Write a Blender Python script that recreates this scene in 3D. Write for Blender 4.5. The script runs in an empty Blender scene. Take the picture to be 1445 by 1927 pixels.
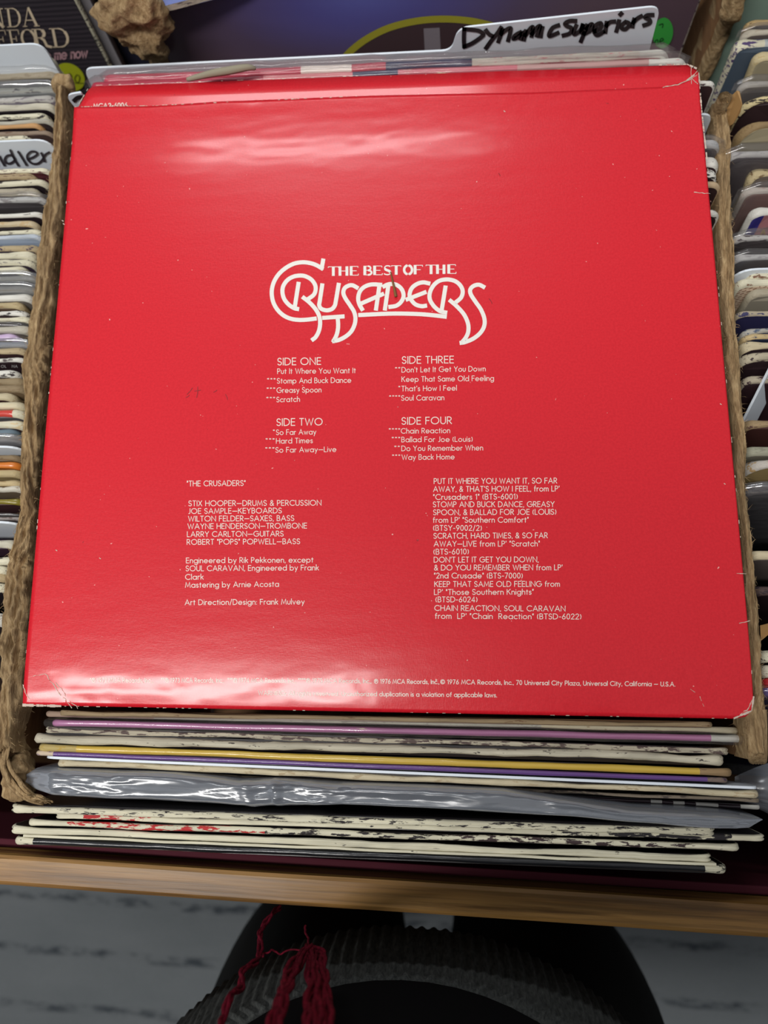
import bpy, bmesh, math, random
from mathutils import Vector, Matrix, noise
random.seed(7)
sc = bpy.context.scene
COL = sc.collection
Z0 = 0.93                      # height of the red sleeve above the carpet
# ------------------------------------------------------------------ camera
CAM = Vector((0.18449, 0.01580, Z0 + 0.33918))
RWC = Matrix(((0.997601554611112, 0.007741881700553032, 0.06878372994558096),
              (0.006747619106295498, 0.9781152215563143, -0.20795452146139645),
              (-0.06888837255944087, 0.2079198803086821, 0.9757170263444904)))
F = 1450.0
cam_d = bpy.data.cameras.new('camera')
cam = bpy.data.objects.new('camera', cam_d); COL.objects.link(cam)
cam.matrix_world = Matrix.Translation(CAM) @ RWC.to_4x4()
cam_d.sensor_fit = 'HORIZONTAL'; cam_d.sensor_width = 36.0
cam_d.lens = 36.0 * F / 1445.0
cam_d.clip_start = 0.01; cam_d.clip_end = 50
cam_d.dof.use_dof = True; cam_d.dof.focus_distance = 0.345; cam_d.dof.aperture_fstop = 10.5
sc.camera = cam
# ------------------------------------------------------------------ light
w = bpy.data.worlds.new('room_light'); sc.world = w; w.use_nodes = True
w.node_tree.nodes['Background'].inputs[0].default_value = (0.95, 0.97, 1.0, 1)
w.node_tree.nodes['Background'].inputs[1].default_value = 0.12

def area(name, loc, target, sx, sy, power, col=(1, 1, 1), shape='RECTANGLE'):
    l = bpy.data.lights.new(name, 'AREA'); l.shape = shape; l.size = sx
    if shape == 'RECTANGLE': l.size_y = sy
    l.energy = power; l.color = col
    o = bpy.data.objects.new(name, l); COL.objects.link(o)
    o.location = loc
    if target is not None: o.rotation_euler = (Vector(target) - Vector(loc)).to_track_quat('-Z', 'Y').to_euler()
    return o
area('key_ceiling_tube', (-0.30, -0.30, Z0 + 1.50), None, 1.10, 0.12, 23, (1.0, 0.98, 0.95))
area('back_ceiling_tube', (-0.12, 1.60, Z0 + 1.50), None, 0.85, 0.12, 11.5, (0.96, 0.98, 1.0))
area('lit_ceiling', (0.1, 0.3, Z0 + 1.62), None, 5.0, 5.0, 17, (0.97, 0.98, 1.0))
sc.view_settings.view_transform = 'Standard'; sc.view_settings.look = 'None'
sc.view_settings.exposure = 0.0; sc.view_settings.gamma = 1.0
sc.view_settings.use_curve_mapping = False

# ------------------------------------------------------------------ helpers
def ray(px, py):
    d = RWC @ Vector(((px - 722.5) / F, -(py - 963.5) / F, -1.0))
    return d
def U(px, py, h=0.0):
    "point seen at a photo pixel on the level plane h above the red sleeve"
    d = ray(px, py); t = (Z0 + h - CAM.z) / d.z
    return CAM + d * t
def UP(px, py, o, n):
    "point seen at a photo pixel on a plane"
    d = ray(px, py); t = (o - CAM).dot(n) / d.dot(n)
    return CAM + d * t
def lerp(a, b, t): return a + (b - a) * t
def interp(tab, y):
    if y <= tab[0][0]: return tab[0][1:]
    for a, b in zip(tab, tab[1:]):
        if y <= b[0]:
            t = (y - a[0]) / (b[0] - a[0])
            return tuple(lerp(p, q, t) for p, q in zip(a[1:], b[1:]))
    return tab[-1][1:]
def polyline_y(pts, x):
    if x <= pts[0][0]: return pts[0][1]
    for a, b in zip(pts, pts[1:]):
        if x <= b[0]: return lerp(a[1], b[1], (x - a[0]) / (b[0] - a[0]))
    return pts[-1][1]
def nz(x, y=0., z=0.): return noise.noise(Vector((x, y, z)))
def srgb(r, g, b):
    f = lambda c: (c / 12.92 if c <= .04045 else ((c + .055) / 1.055) ** 2.4)
    return (f(r / 255), f(g / 255), f(b / 255), 1)
def mesh(name, verts, faces, mats=(), parent=None, smooth=False, mi=None):
    me = bpy.data.meshes.new(name); me.from_pydata([tuple(v) for v in verts], [], faces)
    for m in mats: me.materials.append(m)
    if mi: me.polygons.foreach_set('material_index', mi)
    if smooth: me.polygons.foreach_set('use_smooth', [True] * len(me.polygons))
    me.update()
    o = bpy.data.objects.new(name, me); COL.objects.link(o)
    if parent is not None: o.parent = parent
    return o
def empty(name, loc, rot=(0, 0, 0)):
    o = bpy.data.objects.new(name, None); COL.objects.link(o)
    o.location = loc; o.rotation_euler = rot; o.empty_display_size = .02
    return o
LABELS = set()
def tag(o, label, cat, group=None, kind=None):
    o['label'] = label; o['category'] = cat
    if group: o['group'] = group
    if kind: o['kind'] = kind
    assert label not in LABELS, label
    LABELS.add(label); return o
def grid(nu, nv, fn, closed=False):
    vs = [fn(i, j) for i in range(nu) for j in range(nv)]
    fs = []
    for i in range(nu - 1):
        for j in range(nv - (0 if closed else 1)):
            a, b = i * nv + j, i * nv + (j + 1) % nv
            fs.append((a, a + nv, b + nv, b))
    return vs, fs
def box_bm(bm, x0, x1, y0, y1, z0, z1, bev=0.0):
    r = bmesh.ops.create_cube(bm, size=1.0)
    for v in r['verts']:
        v.co = Vector(((x0 + x1) / 2 + v.co.x * (x1 - x0), (y0 + y1) / 2 + v.co.y * (y1 - y0), (z0 + z1) / 2 + v.co.z * (z1 - z0)))
    if bev:
        es = list({e for v in r['verts'] for e in v.link_edges})
        bmesh.ops.bevel(bm, geom=es, offset=bev, segments=2, affect='EDGES', profile=.6)
def from_bm(name, bm, mats, parent=None, smooth=False):
    me = bpy.data.meshes.new(name); bm.to_mesh(me); bm.free()
    for m in mats: me.materials.append(m)
    if smooth: me.polygons.foreach_set('use_smooth', [True] * len(me.polygons))
    o = bpy.data.objects.new(name, me); COL.objects.link(o)
    if parent is not None: o.parent = parent
    return o
def box(name, x0, x1, y0, y1, z0, z1, mats, parent=None, bev=.001):
    bm = bmesh.new(); box_bm(bm, x0, x1, y0, y1, z0, z1, bev)
    return from_bm(name, bm, mats, parent)
def tube_geo(path, rad, sides=6, vs=None, fs=None):
    vs = [] if vs is None else vs; fs = [] if fs is None else fs
    n = len(path); base = len(vs)
    for i, p in enumerate(path):
        p = Vector(p)
        d = (Vector(path[min(i + 1, n - 1)]) - Vector(path[max(i - 1, 0)])).normalized()
        a = d.cross(Vector((0.31, 0.2, 0.93)))
        if a.length < .05: a = d.cross(Vector((1, 0, 0)))
        a.normalize(); b = d.cross(a)
        r = rad(i / (n - 1)) if callable(rad) else rad
        for k in range(sides):
            t = 2 * math.pi * k / sides
            vs.append(p + a * (r * math.cos(t)) + b * (r * math.sin(t)))
    for i in range(n - 1):
        for k in range(sides):
            q = base + i * sides; k2 = (k + 1) % sides
            fs.append((q + k, q + k2, q + sides + k2, q + sides + k))
    fs.append(tuple(base + k for k in range(sides - 1, -1, -1)))
    fs.append(tuple(base + (n - 1) * sides + k for k in range(sides)))
    return vs, fs
def catmull(pts, n=8):
    pts = [Vector(p) for p in pts]; out = []
    for i in range(len(pts) - 1):
        p0 = pts[max(i - 1, 0)]; p1 = pts[i]; p2 = pts[i + 1]; p3 = pts[min(i + 2, len(pts) - 1)]
        for k in range(n):
            t = k / n
            out.append(0.5 * ((2 * p1) + (p2 - p0) * t + (2 * p0 - 5 * p1 + 4 * p2 - p3) * t * t + (3 * p1 - p0 - 3 * p2 + p3) * t ** 3))
    out.append(pts[-1]); return out

# ------------------------------------------------------------------ materials
class NT:
    def __init__(s, name):
        s.m = bpy.data.materials.new(name); s.m.use_nodes = True
        s.t = s.m.node_tree; s.p = s.t.nodes['Principled BSDF']; s.out = s.t.nodes['Material Output']
    def n(s, typ, **kw):
        o = s.t.nodes.new(typ)
        for k, v in kw.items():
            if k in o.inputs: o.inputs[k].default_value = v
            else: setattr(o, k, v)
        return o
    def l(s, a, b): s.t.links.new(a, b)
    def coord(s, scale=(1, 1, 1), loc_from_random=True):
        tc = s.n('ShaderNodeTexCoord'); mp = s.n('ShaderNodeMapping'); mp.inputs['Scale'].default_value = scale
        s.l(tc.outputs['Object'], mp.inputs['Vector'])
        if loc_from_random:
            oi = s.n('ShaderNodeObjectInfo'); mu = s.n('ShaderNodeMath', operation='MULTIPLY'); mu.inputs[1].default_value = 37.0
            s.l(oi.outputs['Random'], mu.inputs[0]); s.l(mu.outputs[0], mp.inputs['Location'])
        return mp.outputs[0]
    def noise(s, vec, scale=1.0, detail=3.0, rough=.55):
        o = s.n('ShaderNodeTexNoise'); o.inputs['Scale'].default_value = scale; o.inputs['Detail'].default_value = detail
        o.inputs['Roughness'].default_value = rough
        s.l(vec, o.inputs['Vector']); return o.outputs['Fac']
    def ramp(s, fac, stops):
        o = s.n('ShaderNodeValToRGB'); e = o.color_ramp.elements
        while len(e) < len(stops): e.new(.5)
        for k, (p, c) in enumerate(stops): e[k].position = p; e[k].color = c
        s.l(fac, o.inputs[0]); return o.outputs[0]
    def mix(s, fac, a, b, mode='MIX'):
        o = s.n('ShaderNodeMix', data_type='RGBA', blend_type=mode)
        for sock, v in ((o.inputs[0], fac), (o.inputs[6], a), (o.inputs[7], b)):
            if hasattr(v, 'type') and hasattr(v, 'links'): s.l(v, sock)
            else: sock.default_value = v
        return o.outputs[2]
    def bump(s, h, strength=.3, dist=.001):
        o = s.n('ShaderNodeBump'); o.inputs['Strength'].default_value = strength; o.inputs['Distance'].default_value = dist
        s.l(h, o.inputs['Height']); s.l(o.outputs[0], s.p.inputs['Normal'])
    def base(s, v):
        if hasattr(v, 'links'): s.l(v, s.p.inputs['Base Color'])
        else: s.p.inputs['Base Color'].default_value = v
    def rough(s, v): s.p.inputs['Roughness'].default_value = v
G = lambda v: (v, v, v, 1)
MC = {}
def plain(name, rgb, rough=.5, spec=.5, coat=0.):
    k = ('plain', name)
    if k in MC: return MC[k]
    t = NT(name); t.rough(rough); t.base(srgb(*rgb)); t.p.inputs['Specular IOR Level'].default_value = spec
    t.p.inputs['Coat Weight'].default_value = coat
    MC[k] = t.m; return t.m
def paper_edge(rgb, remains, amount, streak=.25):
    "worn paper-board edge: fibrous paper with leftovers of printed colour"
    k = ('edge', rgb, remains, round(amount, 2))
    if k in MC: return MC[k]
    t = NT('worn_board_edge'); t.rough(.75)
    st = t.noise(t.coord((25, 1800, 1800)), 1, 3)
    c = t.mix(st, tuple(x * .58 for x in srgb(*rgb)[:3]) + (1,), srgb(*rgb))
    blot = t.ramp(t.noise(t.coord((45, 120, 120)), 1, 2), [(.3, G(.8)), (.6, G(1.))])
    c = t.mix(1.0, c, blot, 'MULTIPLY')
    if amount > 0:
        n1 = t.noise(t.coord((170, 560, 700)), 1, 5, .62)
        th = .70 - .29 * amount
        f = t.ramp(n1, [(th - .015, G(0)), (th + .015, G(1))])
        c = t.mix(f, c, srgb(*remains))
    t.base(c); t.bump(t.noise(t.coord((120, 1500, 1500)), 1, 4), .5, .0006)
    MC[k] = t.m; return t.m
def glossy_edge(rgb, wear=.1, paper=(222, 212, 186)):
    k = ('gloss', rgb, wear)
    if k in MC: return MC[k]
    t = NT('printed_glossy_edge'); t.rough(.3); t.p.inputs['Coat Weight'].default_value = .3
    n1 = t.noise(t.coord((60, 300, 900)), 1, 6, .65)
    th = .78 - .4 * wear
    f = t.ramp(n1, [(th - .015, G(0)), (th + .015, G(1))])
    t.base(t.mix(f, srgb(*rgb), srgb(*paper)))
    t.bump(t.noise(t.coord((80, 800, 800)), 1, 3), .3, .0004)
    MC[k] = t.m; return t.m
def cover_face(rgb, rough=.38):
    k = ('face', rgb)
    if k in MC: return MC[k]
    t = NT('printed_cover_board'); t.rough(rough)
    n = t.noise(t.coord((30, 30, 30)), 1, 4)
    t.base(t.mix(n, tuple(x * .8 for x in srgb(*rgb)[:3]) + (1,), srgb(*rgb)))
    t.bump(t.noise(t.coord((700, 700, 700)), 1, 2), .08, .0004)
    MC[k] = t.m; return t.m
def film_mix(t, lo, hi, gr=.09, gw=.5):
    "thin clear sheet: see-through face on, more reflective at grazing angles"
    tr = t.n('ShaderNodeBsdfTransparent'); mx = t.n('ShaderNodeMixShader'); lw = t.n('ShaderNodeLayerWeight'); lw.inputs['Blend'].default_value = .25
    mr = t.n('ShaderNodeMapRange'); mr.inputs['To Min'].default_value = lo; mr.inputs['To Max'].default_value = hi
    t.l(lw.outputs['Fresnel'], mr.inputs['Value']); t.l(mr.outputs[0], mx.inputs[0])
    gl = t.n('ShaderNodeBsdfGlossy'); gl.inputs['Roughness'].default_value = gr; gl.inputs['Color'].default_value = (.9, .9, .9, 1)
    ad = t.n('ShaderNodeMixShader'); ad.inputs[0].default_value = gw
    t.l(t.p.outputs[0], ad.inputs[1]); t.l(gl.outputs[0], ad.inputs[2])
    t.l(tr.outputs[0], mx.inputs[1]); t.l(ad.outputs[0], mx.inputs[2]); t.l(mx.outputs[0], t.out.inputs['Surface'])
def film(name, rgb, alpha=.35, rough=.12):
    k = ('film', name)
    if k in MC: return MC[k]
    t = NT(name); t.rough(rough); t.base(srgb(*rgb)); film_mix(t, alpha, .45); t.bump(t.noise(t.coord((60, 160, 160)), 1, 3), .5, .002)
    MC[k] = t.m; return t.m
def cardboard():
    if 'card' in MC: return MC['card']
    t = NT('brown_cardboard_pulp'); t.rough(.9); t.p.inputs['Specular IOR Level'].default_value = .15
    a = t.noise(t.coord((400, 90, 400), False), 1, 6, .7)
    b = t.noise(t.coord((40, 25, 40), False), 1, 3)
    c = t.ramp(a, [(.3, srgb(112, 88, 60)), (.5, srgb(166, 138, 100)), (.68, srgb(204, 178, 136))])
    c = t.mix(t.ramp(b, [(.35, G(0)), (.7, G(.5))]), c, srgb(140, 120, 92))
    t.base(c); t.bump(a, .8, .002)
    MC['card'] = t.m; return t.m
def cardwall():
    if 'cw' in MC: return MC['cw']
    t = NT('flat_brown_cardboard'); t.rough(.8)
    b = t.noise(t.coord((60, 60, 300), False), 1, 4)
    t.base(t.ramp(b, [(.3, srgb(118, 84, 54)), (.7, srgb(146, 108, 70))])); t.bump(b, .2, .001)
    MC['cw'] = t.m; return t.m
CREAM = (242, 236, 208); CREAM2 = (214, 204, 176); TAN = (186, 164, 126); GREYC = (196, 192, 178); WHITE = (240, 238, 228)
WHITE_CARD = plain('white_divider_plastic', (222, 230, 238), .38, .5)
INK = plain('black_marker_ink', (34, 28, 32), .45)
FILM = film('clear_polythene', (190, 186, 184), .09, .14)
FILMG = film('grey_polythene', (160, 162, 166), .34, .16)
# ------------------------------------------------------------------ stroke lettering
def L(*a): return [(a[i], a[i + 1]) for i in range(0, len(a), 2)]
def A(cx, cy, rx, ry, a0, a1, n=None):
    n = n or max(4, int(abs(a1 - a0) / 22))
    return [(cx + rx * math.cos(math.radians(lerp(a0, a1, i / n))), cy + ry * math.sin(math.radians(lerp(a0, a1, i / n)))) for i in range(n + 1)]
def S_(w, h): return A(w * .5, h * .745, w * .46, h * .255, 25, 270) + A(w * .5, h * .245, w * .5, h * .245, 90, -155)
x = .64; r = .32
GL = {
 'A': (.8, [L(0,0,.4,1,.8,0), L(.13,.33,.67,.33)]),
 'B': (.52, [L(0,1,.24,1)+A(.24,.76,.22,.24,90,-90)+L(0,.52), L(0,.52,.26,.52)+A(.26,.26,.26,.26,90,-90)+L(0,0), L(0,0,0,1)]),
 'C': (.82, [A(.5,.5,.5,.5,48,312)]),
 'D': (.74, [L(0,0,0,1,.24,1)+A(.24,.5,.5,.5,90,-90)+L(0,0)]),
 'E': (.48, [L(.48,1,0,1,0,0,.48,0), L(0,.52,.44,.52)]),
 'F': (.46, [L(.46,1,0,1,0,0), L(0,.52,.42,.52)]),
 'G': (.95, [A(.5,.5,.5,.5,48,360), L(1,.5,.55,.5)]),
 'H': (.66, [L(0,0,0,1), L(.66,0,.66,1), L(0,.52,.66,.52)]),
 'I': (.0, [L(0,0,0,1)]),
 'J': (.3, [L(.3,1,.3,.2)+A(.1,.2,.2,.2,0,-100)]),
 'K': (.6, [L(0,0,0,1), L(.56,1,.0,.45), L(.18,.62,.6,0)]),
 'L': (.42, [L(0,1,0,0,.42,0)]),
 'M': (.88, [L(0,0,.12,1,.44,.15,.76,1,.88,0)]),
 'N': (.72, [L(0,0,0,1,.72,0,.72,1)]),
 'O': (1.0, [A(.5,.5,.5,.5,0,360)]),
 'P': (.5, [L(0,0,0,1,.23,1)+A(.23,.73,.27,.27,90,-90)+L(0,.46)]),
 'Q': (1.0, [A(.5,.5,.5,.5,0,360), L(.55,.3,.95,0)]),
 'R': (.54, [L(0,0,0,1,.23,1)+A(.23,.73,.27,.27,90,-90)+L(0,.46), L(.2,.46,.54,0)]),
 'S': (.5, [S_(.5,1)]),
 'T': (.52, [L(0,1,.52,1), L(.26,1,.26,0)]),
 'U': (.62, [L(0,1,0,.31)+A(.31,.31,.31,.31,180,360)+L(.62,1)]),
 'V': (.72, [L(0,1,.36,0,.72,1)]),
 'W': (1.06, [L(0,1,.27,0,.53,.92,.79,0,1.06,1)]),
 'X': (.62, [L(0,0,.6,1), L(.02,1,.62,0)]),
 'Y': (.64, [L(0,1,.32,.48,.64,1), L(.32,.48,.32,0)]),
 'Z': (.6, [L(.02,1,.6,1,0,0,.6,0)]),
 'a': (.64, [A(r,r,r,r,0,360), L(.64,x,.64,0)]),
 'b': (.64, [A(r,r,r,r,0,360), L(0,1.05,0,0)]),
 'c': (.52, [A(r,r,r,r,45,315)]),
 'd': (.64, [A(r,r,r,r,0,360), L(.64,1.05,.64,0)]),
 'e': (.64, [L(.02,r,.64,r)+A(r,r,r,r,0,318)]),
 'f': (.28, [L(.1,0,.1,.82)+A(.28,.82,.18,.2,180,90), L(0,x,.28,x)]),
 'g': (.64, [A(r,r,r,r,0,360), L(.64,x,.64,-.05)+A(.34,-.05,.3,.28,0,-150)]),
 'h': (.46, [L(0,0,0,1.05), A(.23,.4,.23,.24,180,0)+L(.46,0)]),
 'i': (.0, [L(0,0,0,x), L(0,.9,0,.93)]),
 'j': (.1, [L(.08,x,.08,-.33), L(.08,.9,.08,.93)]),
 'k': (.42, [L(0,0,0,1.05), L(.4,x,0,.3), L(.14,.42,.42,0)]),
 'l': (.0, [L(0,0,0,1.05)]),
 'm': (.76, [L(0,0,0,x), A(.19,.44,.19,.2,180,0)+L(.38,0), A(.57,.44,.19,.2,180,0)+L(.76,0)]),
 'n': (.46, [L(0,0,0,x), A(.23,.41,.23,.23,180,0)+L(.46,0)]),
 'o': (.64, [A(r,r,r,r,0,360)]),
 'p': (.64, [A(r,r,r,r,0,360), L(0,x,0,-.33)]),
 'q': (.64, [A(r,r,r,r,0,360), L(.64,x,.64,-.33)]),
 'r': (.26, [L(0,0,0,x), A(.2,.4,.2,.24,180,65)]),
 's': (.34, [S_(.34,x)]),
 't': (.28, [L(.13,.88,.13,0), L(0,x,.28,x)]),
 'u': (.46, [L(0,x,0,.23)+A(.23,.23,.23,.23,180,360)+L(.46,x)]),
 'v': (.48, [L(0,x,.24,0,.48,x)]),
 'w': (.76, [L(0,x,.2,0,.38,.58,.56,0,.76,x)]),
 'x': (.46, [L(0,0,.46,x), L(0,x,.46,0)]),
 'y': (.5, [L(0,x,.26,.05), L(.5,x,.12,-.33)]),
 'z': (.42, [L(0,x,.42,x,0,0,.42,0)]),
 '0': (.5, [A(.25,.5,.25,.5,0,360)]),
 '1': (.22, [L(0,.82,.18,1,.18,0)]),
 '2': (.5, [A(.25,.74,.24,.26,165,-35)+L(0,0,.5,0)]),
 '3': (.46, [A(.22,.76,.2,.24,150,-90)+A(.22,.26,.24,.26,90,-150)]),
 '4': (.56, [L(.42,0,.42,1,0,.26,.56,.26)]),
 '5': (.48, [L(.42,1,.12,1,.06,.56)+A(.2,.32,.28,.32,115,-150)]),
 '6': (.52, [L(.38,1,.06,.46), A(.26,.28,.25,.28,0,360)]),
 '7': (.48, [L(0,1,.48,1,.14,0)]),
 '8': (.48, [A(.24,.76,.2,.24,0,360), A(.24,.26,.24,.26,0,360)]),
 '9': (.52, [L(.14,0,.46,.54), A(.26,.72,.25,.28,0,360)]),
 '.': (.02, [L(0,.0,.02,.03)]), ',': (.04, [L(.04,.05,0,-.12)]), ':': (.02, [L(0,.02,.02,.04), L(0,.52,.02,.54)]),
 "'": (.02, [L(.02,1,0,.78)]), '"': (.14, [L(.02,1,0,.76), L(.14,1,.12,.76)]),
 '-': (.28, [L(0,.4,.28,.4)]), '\u2014': (.8, [L(0,.42,.8,.42)]),
 '/': (.34, [L(0,-.1,.34,1.05)]), '(': (.16, [A(.5,.45,.5,.66,140,220,6)]), ')': (.16, [A(-.34,.45,.5,.66,40,-40,6)]),
 '&': (.62, [L(.62,0,.16,.66)+A(.29,.8,.17,.2,215,-35)+L(.12,.44)+A(.24,.22,.24,.22,130,300)+L(.6,.42)]),
 '*': (.26, [L(.13,1,.13,.7), L(0,.93,.26,.77), L(0,.77,.26,.93)]),
 '\u2117': (.9, [A(.45,.5,.45,.5,0,360), L(.3,.25,.3,.75,.45,.75)+A(.45,.62,.15,.13,90,-90)+L(.3,.49)]),
 '\u00a9': (.9, [A(.45,.5,.45,.5,0,360), A(.45,.5,.22,.24,48,312)]),
 '$': (.5, [S_(.5,1), L(.25,1.1,.25,-.1)]),
}
def set_text(s, spacing=.24, space=.40):
    out = []; X = 0.0
    for c in s:
        if c == ' ': X += space; continue
        wd, st = GL[c]
        for p in st: out.append([(X + a, b) for a, b in p])
        X += wd + spacing
    return out, X - spacing
class Ribbons:
    "flat printed strokes: 2-D centre lines with a width, mapped to a surface"
    def __init__(s): s.v = []; s.f = []
    def add(s, pts, w, mapf, cap=True, w_end=None):
        P = [Vector(p) for p in pts]
        P = [p for i, p in enumerate(P) if i == 0 or (p - P[i - 1]).length > 1e-7]
        n = len(P)
        if n < 2: return
        b = len(s.v); closed = (P[0] - P[-1]).length < 1e-6
        for i, p in enumerate(P):
            if closed: d0 = (P[i] - P[i - 1 if i else n - 2]).normalized(); d1 = (P[(i + 1) if i < n - 1 else 1] - P[i]).normalized()
            else:
                d0 = (P[i] - P[i - 1]).normalized() if i else (P[1] - P[0]).normalized()
                d1 = (P[i + 1] - P[i]).normalized() if i < n - 1 else d0
            d = d0 + d1
            d = d.normalized() if d.length > 1e-3 else d0
            nn = Vector((-d.y, d.x)); k = 1 / max(.5, math.sqrt(max(.0, (1 + d0.dot(d1)) / 2)))
            ww = w if w_end is None else lerp(w, w_end, i / (n - 1))
            q = p
            if not closed and cap:
                if i == 0: q = p - d * ww * .4
                if i == n - 1: q = p + d * ww * .4
            s.v.append(mapf(q + nn * ww * .5 * k)); s.v.append(mapf(q - nn * ww * .5 * k))
        for i in range(n - 1):
            a = b + 2 * i; s.f.append((a, a + 1, a + 3, a + 2))
    def build(s, name, mat, parent):
        o = mesh(name, s.v, s.f, (mat,), None)
        if parent is not None:
            o.parent = parent; o.matrix_parent_inverse = parent.matrix_world.inverted()
        return o

# ------------------------------------------------------------------ record sleeves, dividers, bags
FLOOR_H = -0.335
def face_bottom(z): return z
SLAST = []
def sleeve(label, P, Q, h, T=.0035, lean=4., face=(40, 34, 38), edge=None, segs=None, rl=.004, rr=.004,
           rough=1.0, groove=False, group=None, name='record_sleeve', cat='record', bag=None, facemat=None, flare=1.0, seed=None, bottom=None):
    """one record sleeve standing on its lower edge; P,Q = left and right end of its top edge (x, y)"""
    P = Vector((P[0], P[1])); Q = Vector((Q[0], Q[1])); W = (Q - P).length; yaw = math.atan2(Q.y - P.y, Q.x - P.x)
    la = math.radians(lean); H = (h - (FLOOR_H if bottom is None else bottom)) / math.cos(la)
    mid = (P + Q) / 2
    down = Matrix.Rotation(yaw, 3, 'Z') @ Vector((0, -math.sin(la) * H, -math.cos(la) * H))
    root = empty(name, (mid.x + down.x, mid.y + down.y, Z0 + h + down.z), (-la, 0, yaw))
    root.rotation_mode = 'XYZ'
    sd = (seed if seed is not None else random.random() * 100)
    path = []
    for t in (0, .35, .6, .75, .85, .92, .97): path.append((-W / 2, t * (H - rl)))
    for k in range(7): a = math.pi - math.pi / 2 * k / 6; path.append((-W / 2 + rl + rl * math.cos(a), H - rl + rl * math.sin(a)))
    N = 64
    for k in range(1, N): path.append((lerp(-W / 2 + rl, W / 2 - rr, k / N), H))
    for k in range(7): a = math.pi / 2 - math.pi / 2 * k / 6; path.append((W / 2 - rr + rr * math.cos(a), H - rr + rr * math.sin(a)))
    for t in (.97, .92, .85, .75, .6, .35, 0): path.append((W / 2, t * (H - rr)))
    K = 9; re = min(T * .5, .0016)
    ev = []; front = []; back = []
    n = len(path)
    for i, (px, pz) in enumerate(path):
        a = Vector(path[max(i - 1, 0)]); b = Vector(path[min(i + 1, n - 1)]); d = (b - a).normalized()
        nx, nzz = -d.y, d.x
        s = px * 60 + pz * 60
        hi = 1.0 if pz > H - .06 else .3
        jo = (.0005 * nz(s * 1.3, sd) + .0003 * nz(s * 4, sd, 3)) * rough * hi
        jy = (.0005 * nz(s * .5, sd, 9) + .00015 * nz(s * 3, sd, 5)) * rough * hi
        corner = math.exp(-(min(abs(px + W / 2), abs(px - W / 2)) / .006) ** 2) if pz > H - .02 else 0
        TT = T * (1 + .22 * nz(s * .7, sd, 7) * rough + .24 * corner * flare * rough)
        for k in range(K):
            ph = -math.pi / 2 + math.pi * k / (K - 1)
            g = .7 * math.exp(-((ph - .12 * math.sin(sd)) / .22) ** 2) if groove else 0
            o = re * (math.cos(ph) - g) + jo * math.cos(ph) + .0002 * rough * nz(s * 5, k * 1.7, sd) * math.cos(ph)
            ev.append((px + nx * o, TT * .5 * math.sin(ph) + jy, pz + nzz * o))
        front.append(ev[-K]); back.append(ev[-1])
    ef = []; mi = []
    mats = []
    segs = segs or [(0.0, edge or paper_edge(CREAM, (40, 32, 36), .35))]
    for _, m in segs:
        if m not in mats: mats.append(m)
    for i in range(n - 1):
        u = (path[i][0] + W / 2) / W; m = [s for s in segs if s[0] <= u + 1e-6][-1][1]
        for k in range(K - 1):
            q = i * K + k; ef.append((q, q + K, q + K + 1, q + 1)); mi.append(mats.index(m))
    mesh('worn_edge', ev, ef, mats, root, True, mi)
    fm = facemat or cover_face(face)
    cv = front + back
    mesh('cover_board', cv, [tuple(range(n)), tuple(range(2 * n - 1, n - 1, -1))], (fm,), root)
    if bag: plastic_bag(root, W, H, T, bag, sd)
    if group: root['group'] = group
    tag(root, label, cat, group)
    SLAST.append(root); root['W'] = W; root['H'] = H; root['T'] = T
    return root
def plastic_bag(root, W, H, T, mat, sd, up=.004, depth=.09):
    M = 15; N = 46
    def f(i, j):
        u = i / (N - 1); X = lerp(-W / 2 - .003, W / 2 + .003, u); t = j / (M - 1) * 2 - 1
        at = abs(t); wr = .0012 * nz(X * 40, t * 2, sd) + .0006 * nz(X * 130, t * 5, sd)
        if at > .3:
            q = (at - .3) / .7; Zz = H + up * .3 - depth * q ** 1.6; Y = (T / 2 + .0010 + abs(wr)) * (1 if t > 0 else -1)
        else:
            Zz = H + .0012 + up * (1 - (at / .3) ** 2) + wr * 1.2 + .0012; Y = t / .3 * (T / 2 + .0010 + abs(wr) * .5)
        return (X, Y, Zz - (.004 * (max(0, abs(u - .5) - .47) / .03) ** 2))
    vs, fs = grid(N, M, f)
    return mesh('plastic_bag', vs, fs, (mat,), root, True)
def divider(label, outline, T=.0009, name='divider_card', group='white divider cards', lean=0):
    """white plastic card; outline = world points of its top profile, right to left is not needed; bottom reaches the crate floor"""
    pts = [Vector(p) for p in outline]
    l, rgt = pts[0], pts[-1]
    d = (rgt - l).normalized(); up = Vector((0, math.sin(math.radians(lean)), math.cos(math.radians(lean))))
    nrm = d.cross(up).normalized()
    base = (l + rgt) / 2; base = base + up * ((Z0 + FLOOR_H - base.z) / up.z)
    root = empty(name, base)
    def drop(p): return p + up * ((Z0 + FLOOR_H - p.z) / up.z)
    loop = [drop(l)] + pts + [drop(rgt)]
    n = len(loop); vs = []
    for o in (-T / 2, T / 2):
        for p in loop: vs.append(p + nrm * (-o) - base)
    fs = [tuple(range(n - 1, -1, -1)), tuple(range(n, 2 * n))] + [(i, (i + 1) % n, n + (i + 1) % n, n + i) for i in range(n)]
    mesh('card', vs, fs, (WHITE_CARD,), root)
    tag(root, label, 'divider', group)
    bpy.context.view_layer.update()
    return root, nrm
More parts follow.
